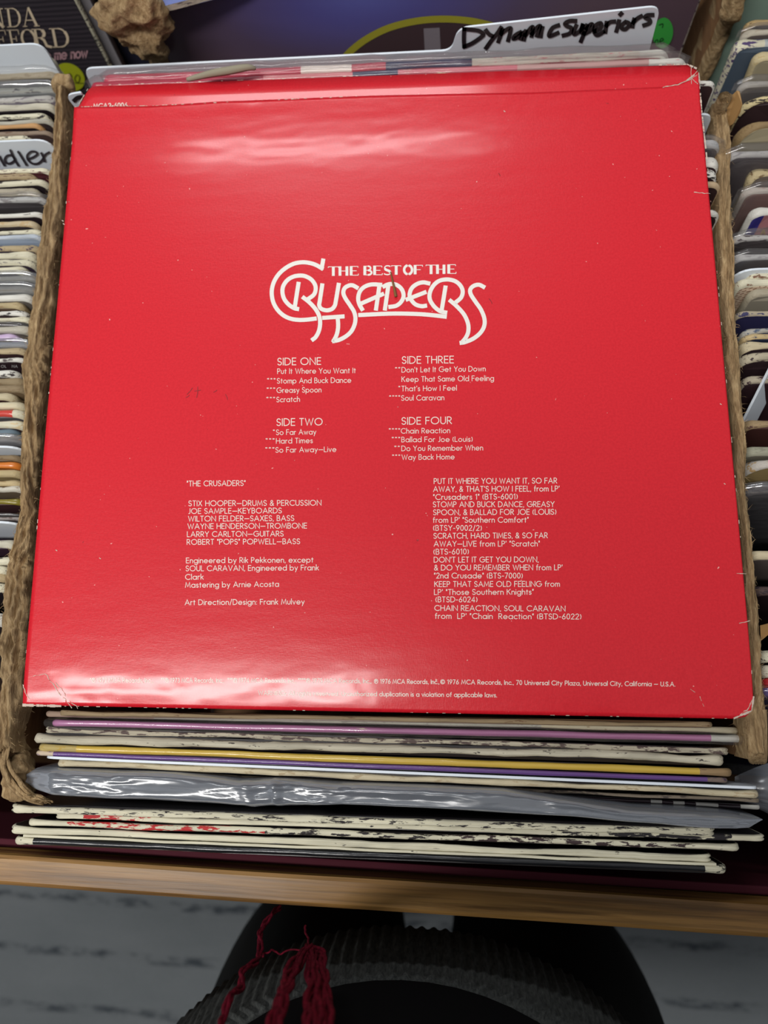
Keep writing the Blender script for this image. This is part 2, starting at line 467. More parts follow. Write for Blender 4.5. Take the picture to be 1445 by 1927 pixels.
def round_poly(pts, rad, seg=6):
    "round the inner corners of a polyline given as vectors; rad list per inner point"
    out = [Vector(pts[0])]
    for i in range(1, len(pts) - 1):
        p, a, b = Vector(pts[i]), Vector(pts[i - 1]), Vector(pts[i + 1]); rr = rad[i - 1]
        p0 = p + (a - p).normalized() * rr; p1 = p + (b - p).normalized() * rr
        for k in range(seg + 1):
            t = k / seg; out.append(p0 * (1 - t) ** 2 + p * 2 * t * (1 - t) + p1 * t * t)
    out.append(Vector(pts[-1])); return out
def LM(o): return Matrix.LocRotScale(o.location, o.rotation_euler, None)
def attach(o, parent):
    o.parent = parent; o.matrix_parent_inverse = LM(parent).inverted(); return o
# ------------------------------------------------------------------ the setting: carpet
def carpet_mat():
    t = NT('grey_striped_carpet'); t.rough(.95); t.p.inputs['Specular IOR Level'].default_value = .1
    big = t.noise(t.coord((7, 16, 1), False), 1, 4, .6)
    c = t.ramp(big, [(.3, srgb(126, 132, 135)), (.7, srgb(134, 139, 142))])
    tc = t.coord((1, 1, 1), False)
    wv = t.n('ShaderNodeTexWave', wave_type='BANDS', bands_direction='Y'); wv.inputs['Scale'].default_value = 4.1
    wv.inputs['Distortion'].default_value = .6; wv.inputs['Detail Scale'].default_value = 3
    t.l(tc, wv.inputs['Vector'])
    band = t.ramp(wv.outputs['Fac'], [(.88, G(0)), (.985, G(1))])
    dash = t.ramp(t.noise(t.coord((20, 60, 1), False), 1, 4, .7), [(.46, G(.05)), (.60, G(1))])
    f = t.mix(1.0, band, dash, 'MULTIPLY')
    c = t.mix(f, c, srgb(78, 84, 90))
    pile = t.noise(t.coord((500, 500, 500), False), 1, 3)
    c = t.mix(.35, c, t.ramp(pile, [(.35, G(.5)), (.65, G(1))]), 'MULTIPLY')
    t.base(c); t.bump(pile, .8, .004); return t.m
fl = mesh('floor', [(-2, -2, 0), (2.4, -2, 0), (2.4, 2.2, 0), (-2, 2.2, 0)], [(0, 1, 2, 3)], (carpet_mat(),))
fl['kind'] = 'structure'; fl['label'] = 'grey carpet with darker broken stripes'
fl.rotation_euler = (0, 0, math.radians(-2.5))

# ------------------------------------------------------------------ wooden bin
def pine():
    t = NT('varnished_pine'); t.rough(.4); t.p.inputs['Specular IOR Level'].default_value = .3; t.p.inputs['Coat Weight'].default_value = .12; t.p.inputs['Coat Roughness'].default_value = .22
    n1 = t.noise(t.coord((4, 90, 90), False), 1, 6, .6); n2 = t.noise(t.coord((14, 500, 500), False), 1, 4, .6)
    c = t.ramp(n1, [(.30, srgb(98, 68, 34)), (.45, srgb(148, 108, 58)), (.58, srgb(162, 122, 68)), (.66, srgb(112, 78, 40))])
    c = t.mix(.5, c, t.ramp(n2, [(.38, G(.35)), (.55, G(1))]), 'MULTIPLY')
    kn = t.ramp(t.noise(t.coord((26, 70, 70), False), 1, 1), [(.74, G(0)), (.82, G(.7))])
    c = t.mix(kn, c, srgb(84, 54, 28))
    t.base(c); t.bump(n2, .15, .001); return t.m
PINE = pine()
MAROON = cover_face((80, 32, 42), .6)
HR = -0.042
r0, r1 = U(-120, 1600, HR), U(1560, 1708, HR)
q0, q1 = U(-120, 1660, HR), U(1560, 1768, HR)
yaw_r = math.atan2((r1 - r0).y, (r1 - r0).x)
bin_ = empty('record_bin', ((r0.x + r1.x) / 2, (r0.y + r1.y) / 2, 0), (0, 0, yaw_r))
tag(bin_, 'wooden record bin with a worn pine front rail above the carpet', 'bin')
RW = abs((Matrix.Rotation(-yaw_r, 3, 'Z') @ (q0 - r0)).y)
zr = Z0 + HR
bm = bmesh.new(); box_bm(bm, -.66, .70, -RW, 0, zr - .075, zr, .0022)
bmesh.ops.subdivide_edges(bm, edges=[e for e in bm.edges if e.calc_length() > .5], cuts=60)
for v in bm.verts:
    v.co.y += .0006 * nz(v.co.x * 9, 3); v.co.z += .0005 * nz(v.co.x * 13, 8)
from_bm('front_rail', bm, (PINE,), bin_)
box('front_panel', -.65, .69, .0005, .0045, zr - .30, zr - .012, (plain('maroon_board', (74, 30, 40), .7, .08),), bin_)
DARKW = cover_face((60, 42, 38), .6)
box('bottom_board', -.66, .70, -RW, .96, Z0 + FLOOR_H - .022, Z0 + FLOOR_H - .0042, (DARKW,), bin_)
for sx in (-.68, .702): box('side_panel', sx, sx + .018, -RW, .96, 0, zr, (PINE,), bin_)
box('back_panel', -.66, .70, .962, .975, .2, zr, (DARKW,), bin_)
box('kick_board', -.66, .70, .10, .118, 0, Z0 + FLOOR_H - .023, (DARKW,), bin_)

# ------------------------------------------------------------------ cardboard crates
LW = [(150,105,118),(172,103,119),(200,104,122),(240,101,125),(300,97,124),(400,82,115),(450,75,108),(500,68,102),(550,62,96),(600,56,91),
      (650,48,87),(690,36,84),(720,44,80),(780,41,75),(840,36,70),(900,38,66),(960,41,63),(1000,30,60),(1040,22,58),(1070,8,55),(1100,10,53),
      (1140,4,50),(1200,0,46),(1260,-3,43),(1320,-4,40),(1345,-3,33),(1380,-3,25),(1418,-4,22)]
RWL = [(182,1345,1368),(200,1343,1367),(250,1345,1375),(300,1348,1377),(350,1350,1377),(400,1350,1380),(450,1351,1382),(500,1353,1384),
      (550,1357,1385),(600,1361,1387),(650,1365,1391),(700,1369,1394),(760,1374,1400),(800,1379,1404),(860,1384,1406),(920,1388,1409),
      (980,1393,1412),(1040,1397,1416),(1100,1401,1425),(1160,1405,1430),(1220,1408,1434),(1300,1410,1440),(1345,1398,1444),(1400,1403,1446),(1420,1407,1444),(1431,1412,1438)]
CARD = cardboard(); CARDW = cardwall()
HW = -0.012
def torn_rim(tab, name, parent, seed, amp=1.0, chunky=None):
    y0, y1 = tab[0][0], tab[-1][0]; N = 420; K = 26
    def f(i, j):
        s = i / (N - 1); py = lerp(y0, y1, s); l, r = interp(tab, py); t = j / (K - 1)
        a = U(l, py, HW); b = U(r, py, HW); p = a.lerp(b, t); wd = (b - a).length
        S = p.y
        m = abs(2 * t - 1)
        endr = min(1, min(s, 1 - s) / .012)
        hgt = -.004 * m ** 3 - .010 * max(0, m - .86) / .14 - .006 * (1 - endr)
        fx = t * wd * 380
        ridge = 1 - abs(nz(S * 26, fx + .9 * nz(S * 9, 3, seed), seed)) * 2.6
        ridge2 = 1 - abs(nz(S * 70, fx * 2.2, seed + 9)) * 2.0
        lump = nz(S * 45, t * 1.5, seed + 20)
        h = hgt + amp * (.0026 * ridge + .0016 * ridge2 + .0020 * lump + .0007 * nz(S * 420, fx * 2.5, seed + 50))
        ck = chunky(py) if chunky else 0
        h += ck * (.0035 * nz(S * 120, fx * .8, seed + 31) + .0018 * nz(S * 300, fx * 2, seed + 37))
        side = amp * (.0009 * nz(S * 60, t * 2, seed + 4) + .0005 * nz(S * 210, t * 3, seed + 6))
        d = (b - a).normalized()
        q = p + d * side * (1 if t > .5 else -1) * (.3 + m)
        return (q.x, q.y, q.z + h)
    vs, fs = grid(N, K, f)
    o = mesh(name, vs, fs, (CARD,), None, True); attach(o, parent)
    # fuzzy paper fibres along the tear
    fv = []; ff = []
    rnd = random.Random(seed * 13 + 1)
    for _ in range(900):
        i = rnd.randrange(2, N - 3); side = rnd.choice((0, 1, 2))
        j = {0: rnd.randrange(0, 3), 1: rnd.randrange(K - 3, K), 2: rnd.randrange(0, K)}[side]
        p = Vector(vs[i * K + j]); ln = rnd.uniform(.0008, .0034)
        out = Vector(((-1 if j < K / 2 else 1) * rnd.uniform(.1, 1), rnd.uniform(-1.4, 1.4), rnd.uniform(-.2, .5))).normalized()
        sd = Vector((rnd.uniform(-1, 1), rnd.uniform(-1, 1), 0)).normalized() * rnd.uniform(.00006, .00016)
        b = len(fv); m = p + out * ln * .5 + Vector((0, 0, .0003)); e = p + out * ln + Vector((rnd.uniform(-1, 1), rnd.uniform(-1, 1), -.5)) * .0004
        fv += [p - sd, p + sd, m + sd * .7, m - sd * .7, e]; ff += [(b, b + 1, b + 2, b + 3), (b + 3, b + 2, b + 4)]
    fo = mesh('paper_fibres', fv, ff, (CARD,), None); fo['kind'] = 'stuff'; attach(fo, parent)
    return o
def wall_slab(tab, parent, name, shrink=.37, top=-.016, botpx=None):
    vs = []; fs = []
    ys = [tab[0][0] + (tab[-1][0] - tab[0][0]) * k / 24 for k in range(25)]
    for py in ys:
        l, r = interp(tab, py); a = U(l, py, HW); b = U(r, py, HW)
        a, b = a.lerp(b, shrink), b.lerp(a, shrink)
        for p in (a, b):
            vs.append((p.x, p.y, Z0 + top)); vs.append((p.x, p.y, Z0 + FLOOR_H))
    n = len(ys)
    for i in range(n - 1):
        q = 4 * i
        for (u, v) in ((0, 1), (1, 3), (3, 2), (2, 0)): fs.append((q + u, q + v, q + 4 + v, q + 4 + u))
    fs += [(0, 2, 3, 1), (4 * (n - 1), 4 * (n - 1) + 1, 4 * (n - 1) + 3, 4 * (n - 1) + 2)]
    return attach(mesh(name, vs, fs, (CARDW,), None), parent)
Lf = U(10, 1418, HW); Rf = U(1424, 1428, HW); Lb = U(116, 150, HW); Rb = U(1358, 182, HW)
crate = empty('cardboard_crate', ((Lf.x + Rf.x) / 2, (Lf.y + Lb.y) / 2, Z0 + FLOOR_H))
tag(crate, 'brown cardboard crate with furry torn rims around the red record sleeve', 'crate', 'cardboard record crates')
torn_rim(LW, 'torn_rim', crate, 3, 1.0, lambda y: max(0, min(1, (y - 960) / 80)) * max(0, min(1, (1350 - y) / 60)))
torn_rim(RWL, 'torn_rim', crate, 8, .75)
wall_slab(LW, crate, 'side_wall'); wall_slab(RWL, crate, 'side_wall')
box_ = lambda nm, x0, x1, y0, y1, z0, z1, par, mats=(CARDW,): attach(box(nm, x0, x1, y0, y1, z0, z1, mats, None, .0008), par)
box_('bottom', Lf.x + .002, Rf.x - .002, Lf.y - .004, .360, Z0 + FLOOR_H - .0038, Z0 + FLOOR_H - .0013, crate)
box_('front_wall', Lf.x + .004, Rf.x - .004, U(700, 1512, -.1).y - .0012, U(700, 1512, -.1).y + .0012, Z0 + FLOOR_H + .0005, Z0 - .17, crate)
box_('back_wall', Lb.x, Rb.x, .349, .353, Z0 + FLOOR_H + .0005, Z0 - .10, crate)
# frayed front left corner: a wad of pulp and ropes of peeled paper bending round to the front wall
def wad(name, pts, seed, parent, amp=.004, sub=5):
    bm = bmesh.new(); bmesh.ops.create_icosphere(bm, subdivisions=sub, radius=1.0)
    c, (rx, ry, rz) = pts
    for v in bm.verts:
        d = v.co.normalized(); p = Vector((d.x * rx, d.y * ry, d.z * rz))
        q = p * 60 + Vector((seed, seed * 2, 0))
        rg = (1 - abs(noise.noise(q * 1.3)) * 3) * .6 + noise.noise(q * .8) * .9 + (1 - abs(noise.noise(q * 3.1)) * 2.6) * .25
        v.co = Vector(c) + p + d * amp * rg
    return attach(from_bm(name, bm, (CARD,), None, True), parent)
c0 = U(38, 1462, -.024)
wad('pulp_wad', (c0, (.0048, .0095, .007)), 5, crate, .0048)
wad('pulp_wad', (U(119, 160, -.017), (.0055, .0045, .0045)), 11, crate, .0034, 4)
rp = random.Random(4); rv, rf = [], []
for k in range(34):
    o = rp.uniform(0, 1)
    px = [(14 + 8 * o - 14 * k / 16, 1405), (2 + 20 * o, 1440 + 6 * o), (14 + 26 * o, 1472), (36 + 24 * o, 1492 - 3 * o + 4), (60 + 20 * o, 1503 + rp.uniform(-5, 6)), (80 + 20 * o, 1508 + rp.uniform(-8, 6))]
    path = [U(a, b, -.011 - .012 * rp.random() + (-.004 if i == 5 else 0)) for i, (a, b) in enumerate(px)]
    tube_geo(catmull(path, 6), lambda t, r=rp.uniform(.0005, .0014): r * (1 - .75 * t * t), 5, rv, rf)
attach(mesh('peeled_paper', rv, rf, (CARD,), None, True), crate)
# right front: folded strip where the right wall ends
tb, tf = [], []
for k in range(5):
    path = [U(1408 + 7 * k, 1335, -.012 - .002 * (k % 2)), U(1411 + 6.5 * k, 1385, -.012), U(1413 + 6 * k, 1422, -.014), U(1416 + 5 * k, 1432, -.03)]
    tube_geo(catmull(path, 6), .0016, 6, tb, tf)
attach(mesh('peeled_paper', tb, tf, (CARD,), None, True), crate)
# curl at the far end of the right wall
vs, fs = grid(14, 20, lambda i, j: tuple(U(1364, 186, -.004) + Vector((.0034 * math.cos(j / 19 * 5.2) * (1 + .12 * j / 19), .0034 * math.sin(j / 19 * 5.2), -.018 + .019 * i / 13 + .0008 * nz(i, j * .5)))))
attach(mesh('curled_paper', vs, fs, (CARD,), None, True), crate)

# neighbouring crates (only the parts that stand there; their inner walls are torn away)
lc = empty('cardboard_crate', (Lf.x - .17, .12, Z0 + FLOOR_H))
tag(lc, 'cardboard crate at the left edge holding worn sleeves and the card lettered ndler', 'crate', 'cardboard record crates')
box_('bottom', Lf.x - .41, Lf.x - .012, -.115, .37, Z0 + FLOOR_H - .0038, Z0 + FLOOR_H - .0013, lc)
box_('side_wall', Lf.x - .41, Lf.x - .405, -.113, .368, Z0 + FLOOR_H + .0005, Z0 - .02, lc)
box_('back_wall', Lf.x - .352, Lf.x - .01, .372, .3755, Z0 + FLOOR_H + .0005, Z0 - .11, lc)
rc = empty('cardboard_crate', (Rf.x + .18, .12, Z0 + FLOOR_H))
tag(rc, 'cardboard crate at the right edge with bagged records and a lifted tan flap', 'crate', 'cardboard record crates')
box_('bottom', Rf.x + .012, Rf.x + .41, -.115, .36, Z0 + FLOOR_H - .0038, Z0 + FLOOR_H - .0013, rc)
box_('side_wall', Rf.x + .405, Rf.x + .41, -.113, .358, Z0 + FLOOR_H + .0005, Z0 - .02, rc)
box_('back_wall', Rf.x + .008, Rf.x + .36, .3525, .356, Z0 + FLOOR_H + .0005, Z0 - .12, rc)
def flap(px, h, parent, name='torn_flap', mat=None, th=.0012, seed=1):
    bmv = [U(a, b, hh) for (a, b), hh in zip(px, h)]
    c = sum(bmv, Vector()) / len(bmv); n = len(bmv)
    nrm = (bmv[1] - bmv[0]).cross(bmv[2] - bmv[0]).normalized()
    vs = [p for p in bmv] + [p - nrm * th for p in bmv]
    fs = [tuple(range(n)), tuple(range(2 * n - 1, n - 1, -1))] + [((i + 1) % n, i, n + i, n + (i + 1) % n) for i in range(n)]
    return attach(mesh(name, vs, fs, (mat or CARDW,), None), parent)
TANF = cover_face((176, 136, 84), .7)
flap([(1369,186),(1387,170),(1392,172),(1397,196),(1393,212),(1380,232),(1370,252),(1366,240)], [-.008,-.004,-.004,-.006,-.008,-.016,-.03,-.02], rc, 'torn_flap', TANF)
flap([(1430,1177),(1450,1172),(1450,1188),(1431,1204)], [-.01,-.008,-.01,-.016], rc, 'torn_flap', TANF)
# ------------------------------------------------------------------ the red double sleeve
def red_mat():
    t = NT('red_laminated_cover'); t.rough(.34); t.p.inputs['Specular IOR Level'].default_value = .28
    t.p.inputs['Coat Weight'].default_value = .35; t.p.inputs['Coat Roughness'].default_value = .14
    fine = t.noise(t.coord((900, 900, 900), False), 1, 2)
    lin = t.noise(t.coord((500, 1800, 300), False), 1, 2)
    lin2 = t.noise(t.coord((1800, 500, 300), False), 1, 2)
    mid = t.noise(t.coord((150, 420, 150), False), 1, 4, .6)
    c = t.mix(t.ramp(fine, [(.35, G(0)), (.65, G(1))]), srgb(209, 28, 42), srgb(217, 33, 46))
    sp = t.ramp(t.noise(t.coord((520, 520, 520), False), 1, 1), [(.80, G(0)), (.83, G(.8))])
    c = t.mix(sp, c, srgb(244, 190, 180))
    dk = t.ramp(t.noise(t.coord((260, 260, 260), False), 1, 2), [(.775, G(0)), (.80, G(.6))])
    c = t.mix(dk, c, srgb(120, 24, 30))
    t.base(c)
    s1 = t.n('ShaderNodeMath', operation='ADD'); t.l(lin, s1.inputs[0]); t.l(lin2, s1.inputs[1])
    s2 = t.n('ShaderNodeMath', operation='MULTIPLY_ADD'); t.l(mid, s2.inputs[0]); s2.inputs[1].default_value = 1.8; t.l(s1.outputs[0], s2.inputs[2])
    t.bump(s2.outputs[0], .08, .0006)
    return t.m
RED = red_mat()
BOT = [(40,1327),(300,1332),(700,1340),(1385,1353),(1408,1349),(1417,1338),(1420,1322)]
TOP = [(141,203),(280,201),(420,192),(700,181),(1000,176),(1245,165),(1290,155),(1306,147),(1313,136)]
cr1 = [U(46, 1190).xy, U(62, 1232).xy, U(84, 1268).xy, U(136, 1336).xy]
def seg_side(p, a, b):
    d = b - a; return (d.x * (p.y - a.y) - d.y * (p.x - a.x)) / d.length     # >0 left of a->b
yb0 = U(40, 1327).y; yb1 = U(1400, 1352).y; xb0 = U(40, 1327).x; xb1 = U(1400, 1352).x
yt0 = U(141, 203).y; yt1 = U(1313, 140).y
def Bz(X, Y):
    bl = lerp(yb0, yb1, (X - xb0) / (xb1 - xb0)); tl = lerp(yt0, yt1, (X - xb0) / (xb1 - xb0))
    d = max(0, .034 - (Y - bl)); z = -1.75 * d * d
    p = Vector((X, Y))
    if X < xb0 + .03 and Y < bl + .06:
        s = min(-seg_side(p, cr1[i], cr1[i + 1]) for i in range(3)) if False else None
        # distance beyond the diagonal crease of the bottom left corner
        best = None
        for i in range(3):
            a, b = cr1[i], cr1[i + 1]; t = max(0, min(1, (p - a).dot(b - a) / (b - a).length_squared)); q = a.lerp(b, t)
            dd = (p - q).length
            if best is None or dd < best[0]: best = (dd, seg_side(p, a, b))
        if best[1] < 0: z += .055 * best[0]
    e = tl - Y
    z += .0007 * math.exp(-(e / .010) ** 2) - .0003 * math.exp(-((e - .024) / .012) ** 2)
    z += .00045 * nz(X * 9, Y * 11, 2.0)
    wv = math.exp(-max(0, Y - bl) / .03) + .8 * math.exp(-max(0, e) / .04)
    z += wv * (.00017 * nz(X * 22, Y * 150, 5.0) + .00008 * nz(X * 60, Y * 320, 7.) + .00008 * nz(X * 130 + 3 * nz(Y * 60, X * 30), Y * 230, 9.))
    return z
NX, NY = 170, 190
xs_b = [lerp(BOT[0][0], BOT[-1][0], i / (NX - 1)) for i in range(NX)]
botw = []; topw = []
def curve_pts(C, n):
    ln = [0]
    for a, b in zip(C, C[1:]): ln.append(ln[-1] + math.dist(a, b))
    out = []
    for i in range(n):
        s = ln[-1] * i / (n - 1)
        for k in range(len(C) - 1):
            if s <= ln[k + 1] + 1e-9:
                t = (s - ln[k]) / (ln[k + 1] - ln[k]); out.append((lerp(C[k][0], C[k + 1][0], t), lerp(C[k][1], C[k + 1][1], t))); break
    return out
botw = [U(a, b) for a, b in curve_pts(BOT, NX)]; topw = [U(a, b) for a, b in curve_pts(TOP, NX)]
def cov(i, j):
    t = j / (NY - 1); p = botw[i].lerp(topw[i], t)
    return (p.x, p.y, Z0 + Bz(p.x, p.y))
red = empty('red_record_sleeve', (U(720, 760).x, U(720, 760).y, Z0 - .008))
tag(red, 'glossy red double record sleeve with white lettering lying across the crate', 'record')
vs, fs = grid(NX, NY, cov)
fp = attach(mesh('front_panel', vs, fs, (RED,), None, True), red)
so = fp.modifiers.new('thickness', 'SOLIDIFY'); so.thickness = .0010; so.offset = -1
# rear leaf, slipped up beyond the front one, discs inside make it thick
HB = -.0022
RB = [(50,1324),(1404,1346),(1412,1336),(1414,1322)]; RT = [(146,203),(166,169),(172,164),(182,162),(700,143),(1292,122),(1303,124),(1311,131),(1313,142)]
RT = RT[0:1] + RT[1:]
rb_ = [U(a, b, HB) for a, b in curve_pts(RB, 120)]; rt_ = [U(a, b, HB) for a, b in curve_pts(RT, 120)]
def rear(i, j):
    p = rb_[i].lerp(rt_[i], j / 39)
    e = max(0, 1 - abs((j / 39) - 1) / .06)
    return (p.x, p.y, Z0 + HB + .00025 * nz(p.x * 12, p.y * 60, 4) * e - .0012 * max(0, 1 - j / 4) )
vs, fs = grid(120, 40, rear)
rp_ = attach(mesh('rear_panel', vs, fs, (RED,), None, True), red)
so = rp_.modifiers.new('thickness', 'SOLIDIFY'); so.thickness = .0048; so.offset = -1

LETTER = plain('cream_white_print', (240, 226, 214), .4); LOGO = plain('logo_print', (236, 232, 224), .4)
def on_cover(p):
    q = U(p[0], p[1]); return Vector((q.x, q.y, Z0 + Bz(q.x, q.y) + .00014))
def line(R, s, x0, x1, y0, y1, cap, mapf=on_cover, wk=.12, spacing=.24, space=.42):
    st, wd = set_text(s, spacing, space)
    kx = (x1 - x0) / wd if wd > 1e-3 else cap
    sl = (y1 - y0) / (x1 - x0) if x1 != x0 else 0
    for p in st:
        R.add([(x0 + a * kx, y0 + sl * a * kx - b * cap) for a, b in p], cap * wk, mapf)
def block(name, rows, ox, oy, k, cap, wk=.12, mat=None):
    for s, x0, x1, y0, y1, *c in rows:
        R = Ribbons()
        line(R, s, ox + x0 / k, ox + x1 / k, oy + y0 / k, oy + y1 / k, (c[0] if c else cap) / k, on_cover, wk)
        attach(R.build('heading_line' if c and name == 'title_line' else name, mat or LETTER, None), red)
T1 = [("SIDE ONE",123,357,107,104,37),("Put It Where You Want It",122,546,154,150),("Stomp And Buck Dance",120,521,206,202),("Greasy Spoon",118,359,257,254),
 ("Scratch",117,242,308,305),("SIDE TWO",118,365,436,433,37),("So Far Away",115,331,486,483),("Hard Times",115,312,533,530),("So Far Away\u2014Live",112,440,582,578),
 ("SIDE THREE",800,1079,99,96,37),("Don't Let It Get You Down",798,1252,147,140),("Keep That Same Old Feeling",798,1297,198,192),("That's How I Feel",797,1095,249,245),
 ("Soul Caravan",796,1027,300,297),("SIDE FOUR",798,1068,430,426,37),("Chain Reaction",794,1059,479,476),("Ballad For Joe (Louis)",797,1181,526,523),
 ("Do You Remember When",797,1238,574,570),("Way Back Home",798,1083,622,619)]
block('title_line', T1, 480, 650, 2.89, 27)
st = []
for n, x0, x1, y in ((3,66,112,204),(3,64,110,255),(3,62,110,306),(1,98,108,484),(3,58,107,531),(3,56,106,580),(2,762,790,145),(1,780,790,247),(4,730,790,298),(4,728,790,477),(3,744,790,524),(2,758,788,572),(3,746,790,620)):
    wd = (x1 - x0 + 4) / n
    for k in range(n): pass
    st.append(('*' * n, x0, x0 + n * wd - 6, y - 4, y - 4))
block('asterisk_mark', st, 480, 650, 2.89, 22, .10)
C1 = [('"THE CRUSADERS"',110,655,74,69),("STIX HOOPER\u2014DRUMS & PERCUSSION",125,1367,260,254),("JOE SAMPLE\u2014KEYBOARDS",122,995,332,327),("WILTON FELDER\u2014SAXES, BASS",122,1112,404,398),
 ("WAYNE HENDERSON\u2014TROMBONE",117,1232,475,469),("LARRY CARLTON\u2014GUITARS",112,1012,549,544),('ROBERT "POPS" POPWELL\u2014BASS',110,1167,622,616),
 ("Engineered by Rik Pekkonen, except",103,1292,795,789),("SOUL CARAVAN, Engineered by Frank",100,1343,870,862),("Clark",95,263,950,948),("Mastering by Arnie Acosta",95,970,1025,1016),
 ("Art Direction/Design: Frank Mulvey",92,1210,1188,1181)]
block('credit_line', C1, 330, 900, 4.983, 48, .13)
C2 = [("PUT IT WHERE YOU WANT IT, SO FAR",879,1296,37,35),("AWAY, & THAT'S HOW I FEEL, from LP'",877,1304,64,62),('"Crusaders 1" (BTS-6001)',877,1162,91,89),
 ("STOMP AND BUCK DANCE, GREASY",876,1287,116,115),("SPOON, & BALLAD FOR JOE (LOUIS)",877,1293,143,141),("from LP' \"Southern Comfort\"",876,1199,169,168),("(BTSY-9002/2)",877,1040,196,196),
 ("SCRATCH, HARD TIMES, & SO FAR",878,1264,223,221),("AWAY\u2014LIVE from LP' \"Scratch\"",879,1237,250,249),("(BTS-6010)",878,996,277,276),("DON'T LET IT GET YOU DOWN,",879,1233,304,303),
 ("& DO YOU REMEMBER WHEN from LP'",880,1314,331,330),('"2nd Crusade" (BTS-7000)',880,1179,358,358),("KEEP THAT SAME OLD FEELING from",881,1305,387,386),("LP' \"Those Southern Knights\"",880,1216,414,413),
 ("(BTSD-6024)",885,1025,439,439),("CHAIN REACTION, SOUL CARAVAN",881,1324,468,470),("from  LP' \"Chain  Reaction\" (BTSD-6022)",883,1378,495,497)]
block('source_line', C2, 330, 890, 1.806, 17.6, .13)
C3 = [("*\u2117 1972 MCA Records, Inc.,",168,286,1284,1284),("**\u2117 1973 MCA Records, Inc.,",303,420,1284,1284),("***\u2117 1974 MCA Records, Inc.,",428,556,1284,1284.5),("****\u2117 1975 MCA Records, Inc.,",561,698,1284.5,1285.5),
 ("\u2117 1976 MCA Records, Inc.,",704,826,1286,1287),("\u00a9 1976 MCA Records, Inc., 70 Universal City Plaza, Universal City, California \u2014 U.S.A.",829,1271,1287,1291.5),
 ("WARNING: All rights reserved. Unauthorized duplication is a violation of applicable laws.",485,935,1308,1312)]
block('copyright_line', C3, 0, 0, 1, 8, .15)
# THE BEST OF THE, high-contrast capitals: thick stems and hairlines
R = Ribbons()
TK, TN = .30, .07
SER = {'T': [(L(.5,0,.5,1),TK),(L(0,.97,1,.97),TN),(L(.02,1,.0,.86),TN),(L(.98,1,1,.86),TN)],
 'H': [(L(.15,0,.15,1),TK),(L(.85,0,.85,1),TK),(L(.15,.5,.85,.5),TN)],
 'E': [(L(.17,0,.17,1),TK),(L(.17,.97,.95,.97),TN),(L(.17,.5,.8,.5),TN),(L(.17,.03,1,.03),TN),(L(1,.03,1,.2),TN),(L(.95,.97,.95,.82),TN)],
 'F': [(L(.17,0,.17,1),TK),(L(.17,.97,1,.97),TN),(L(.17,.5,.8,.5),TN),(L(1,.97,1,.82),TN)],
 'B': [(L(.17,0,.17,1),TK),(L(.17,.97,.5,.97),TN),(A(.5,.755,.3,.215,90,-90),.17),(L(.17,.53,.5,.53),TN),(A(.5,.28,.4,.25,90,-90),.2),(L(.17,.03,.5,.03),TN)],
 'S': [(A(.52,.74,.36,.24,35,200),.12),([(.18,.68),(.3,.56),(.68,.42),(.84,.27)],.26),(A(.46,.26,.42,.24,10,-150),.12)],
 'O': [(A(.5,.5,.40,.48,100,260),.26),(A(.5,.5,.40,.48,-80,80),.26),(A(.5,.5,.40,.48,80,100,3),.07),(A(.5,.5,.40,.48,260,280,3),.07)]}
for ch, a, b in (('T',617.7,637),('H',637,655.6),('E',658,674.4),('B',683.6,701),('E',702,719.4),('S',721,737.5),('T',736.6,754.4),('O',758.5,777.3),('F',778.2,795),('T',801.4,820.7),('H',820.5,838),('E',841.5,858)):
    for pts, wd in SER[ch]:
        R.add([(a + u * (b - a), 519.8 - (a - 618) * .0198 - v * 17.6) for u, v in pts], wd * 17.6, on_cover, False)
CA = lambda pts: [(500 + a / 6.881, 480 + b / 6.881) for a, b in pts]
CB = lambda pts: [(660 + a / 5.352, 480 + b / 5.352) for a, b in pts]
LW_ = 7.7
def logo(pts, smooth=True, w=LW_, w_end=None):
    P = [(p.x, p.y) for p in catmull([Vector((a, b, 0)) for a, b in pts], 7)] if smooth else pts
    R.add(P, w, on_cover, True, w_end)
logo(CA([(744,72),(726,172)]), False)
logo(CA([(728,176),(650,132),(560,105),(470,98),(370,115),(270,165),(180,240),(115,335),(82,440),(82,540),(110,640),(170,730),(250,795),(340,830),(440,842),(540,838),(640,826)]))
logo(CA([(412,700),(370,690),(300,645),(240,570),(217,480),(230,400),(280,330),(350,287),(430,270),(510,277),(590,320),(640,390),(646,460),(620,520),(550,572)]))
logo(CA([(425,372),(376,680)]), False); logo(CA([(490,555),(560,610),(640,695),(690,785),(705,880),(690,980),(650,1060),(610,1095)]))
logo(CA([(732,392),(700,600),(693,650),(710,690),(745,710),(800,718),(860,700),(895,655),(910,590),(945,385)]))
logo(CA([(752,815),(1000,798)]), False); logo(CA([(933,820),(938,930),(920,1030),(880,1113)]))
logo(CA([(1182,425),(1130,397),(1080,398),(1025,430),(1005,490),(1030,560),(1090,650),(1145,740),(1162,830),(1145,920),(1100,1000),(1030,1060),(950,1100),(880,1115)]))
logo(CB([(115,548),(88,500),(75,440),(92,370),(140,322),(210,299),(300,302)])); logo(CB([(290,302),(255,545)]), False); logo(CB([(95,495),(320,397)]), False)
logo(CB([(380,300),(345,545)]), False); logo(CB([(334,318),(365,302),(405,294),(460,302),(512,345),(532,410),(510,470),(460,512),(395,524)]))
logo(CB([(785,287),(730,277),(670,292),(615,335),(592,400),(607,450),(650,498),(710,517),(752,513)])); logo(CB([(568,448),(747,378)]), False)
logo(CB([(955,580),(900,567),(840,520),(797,450),(797,380),(832,310),(890,262),(970,247),(1050,264),(1105,310),(1127,370),(1110,430),(1060,475)]))
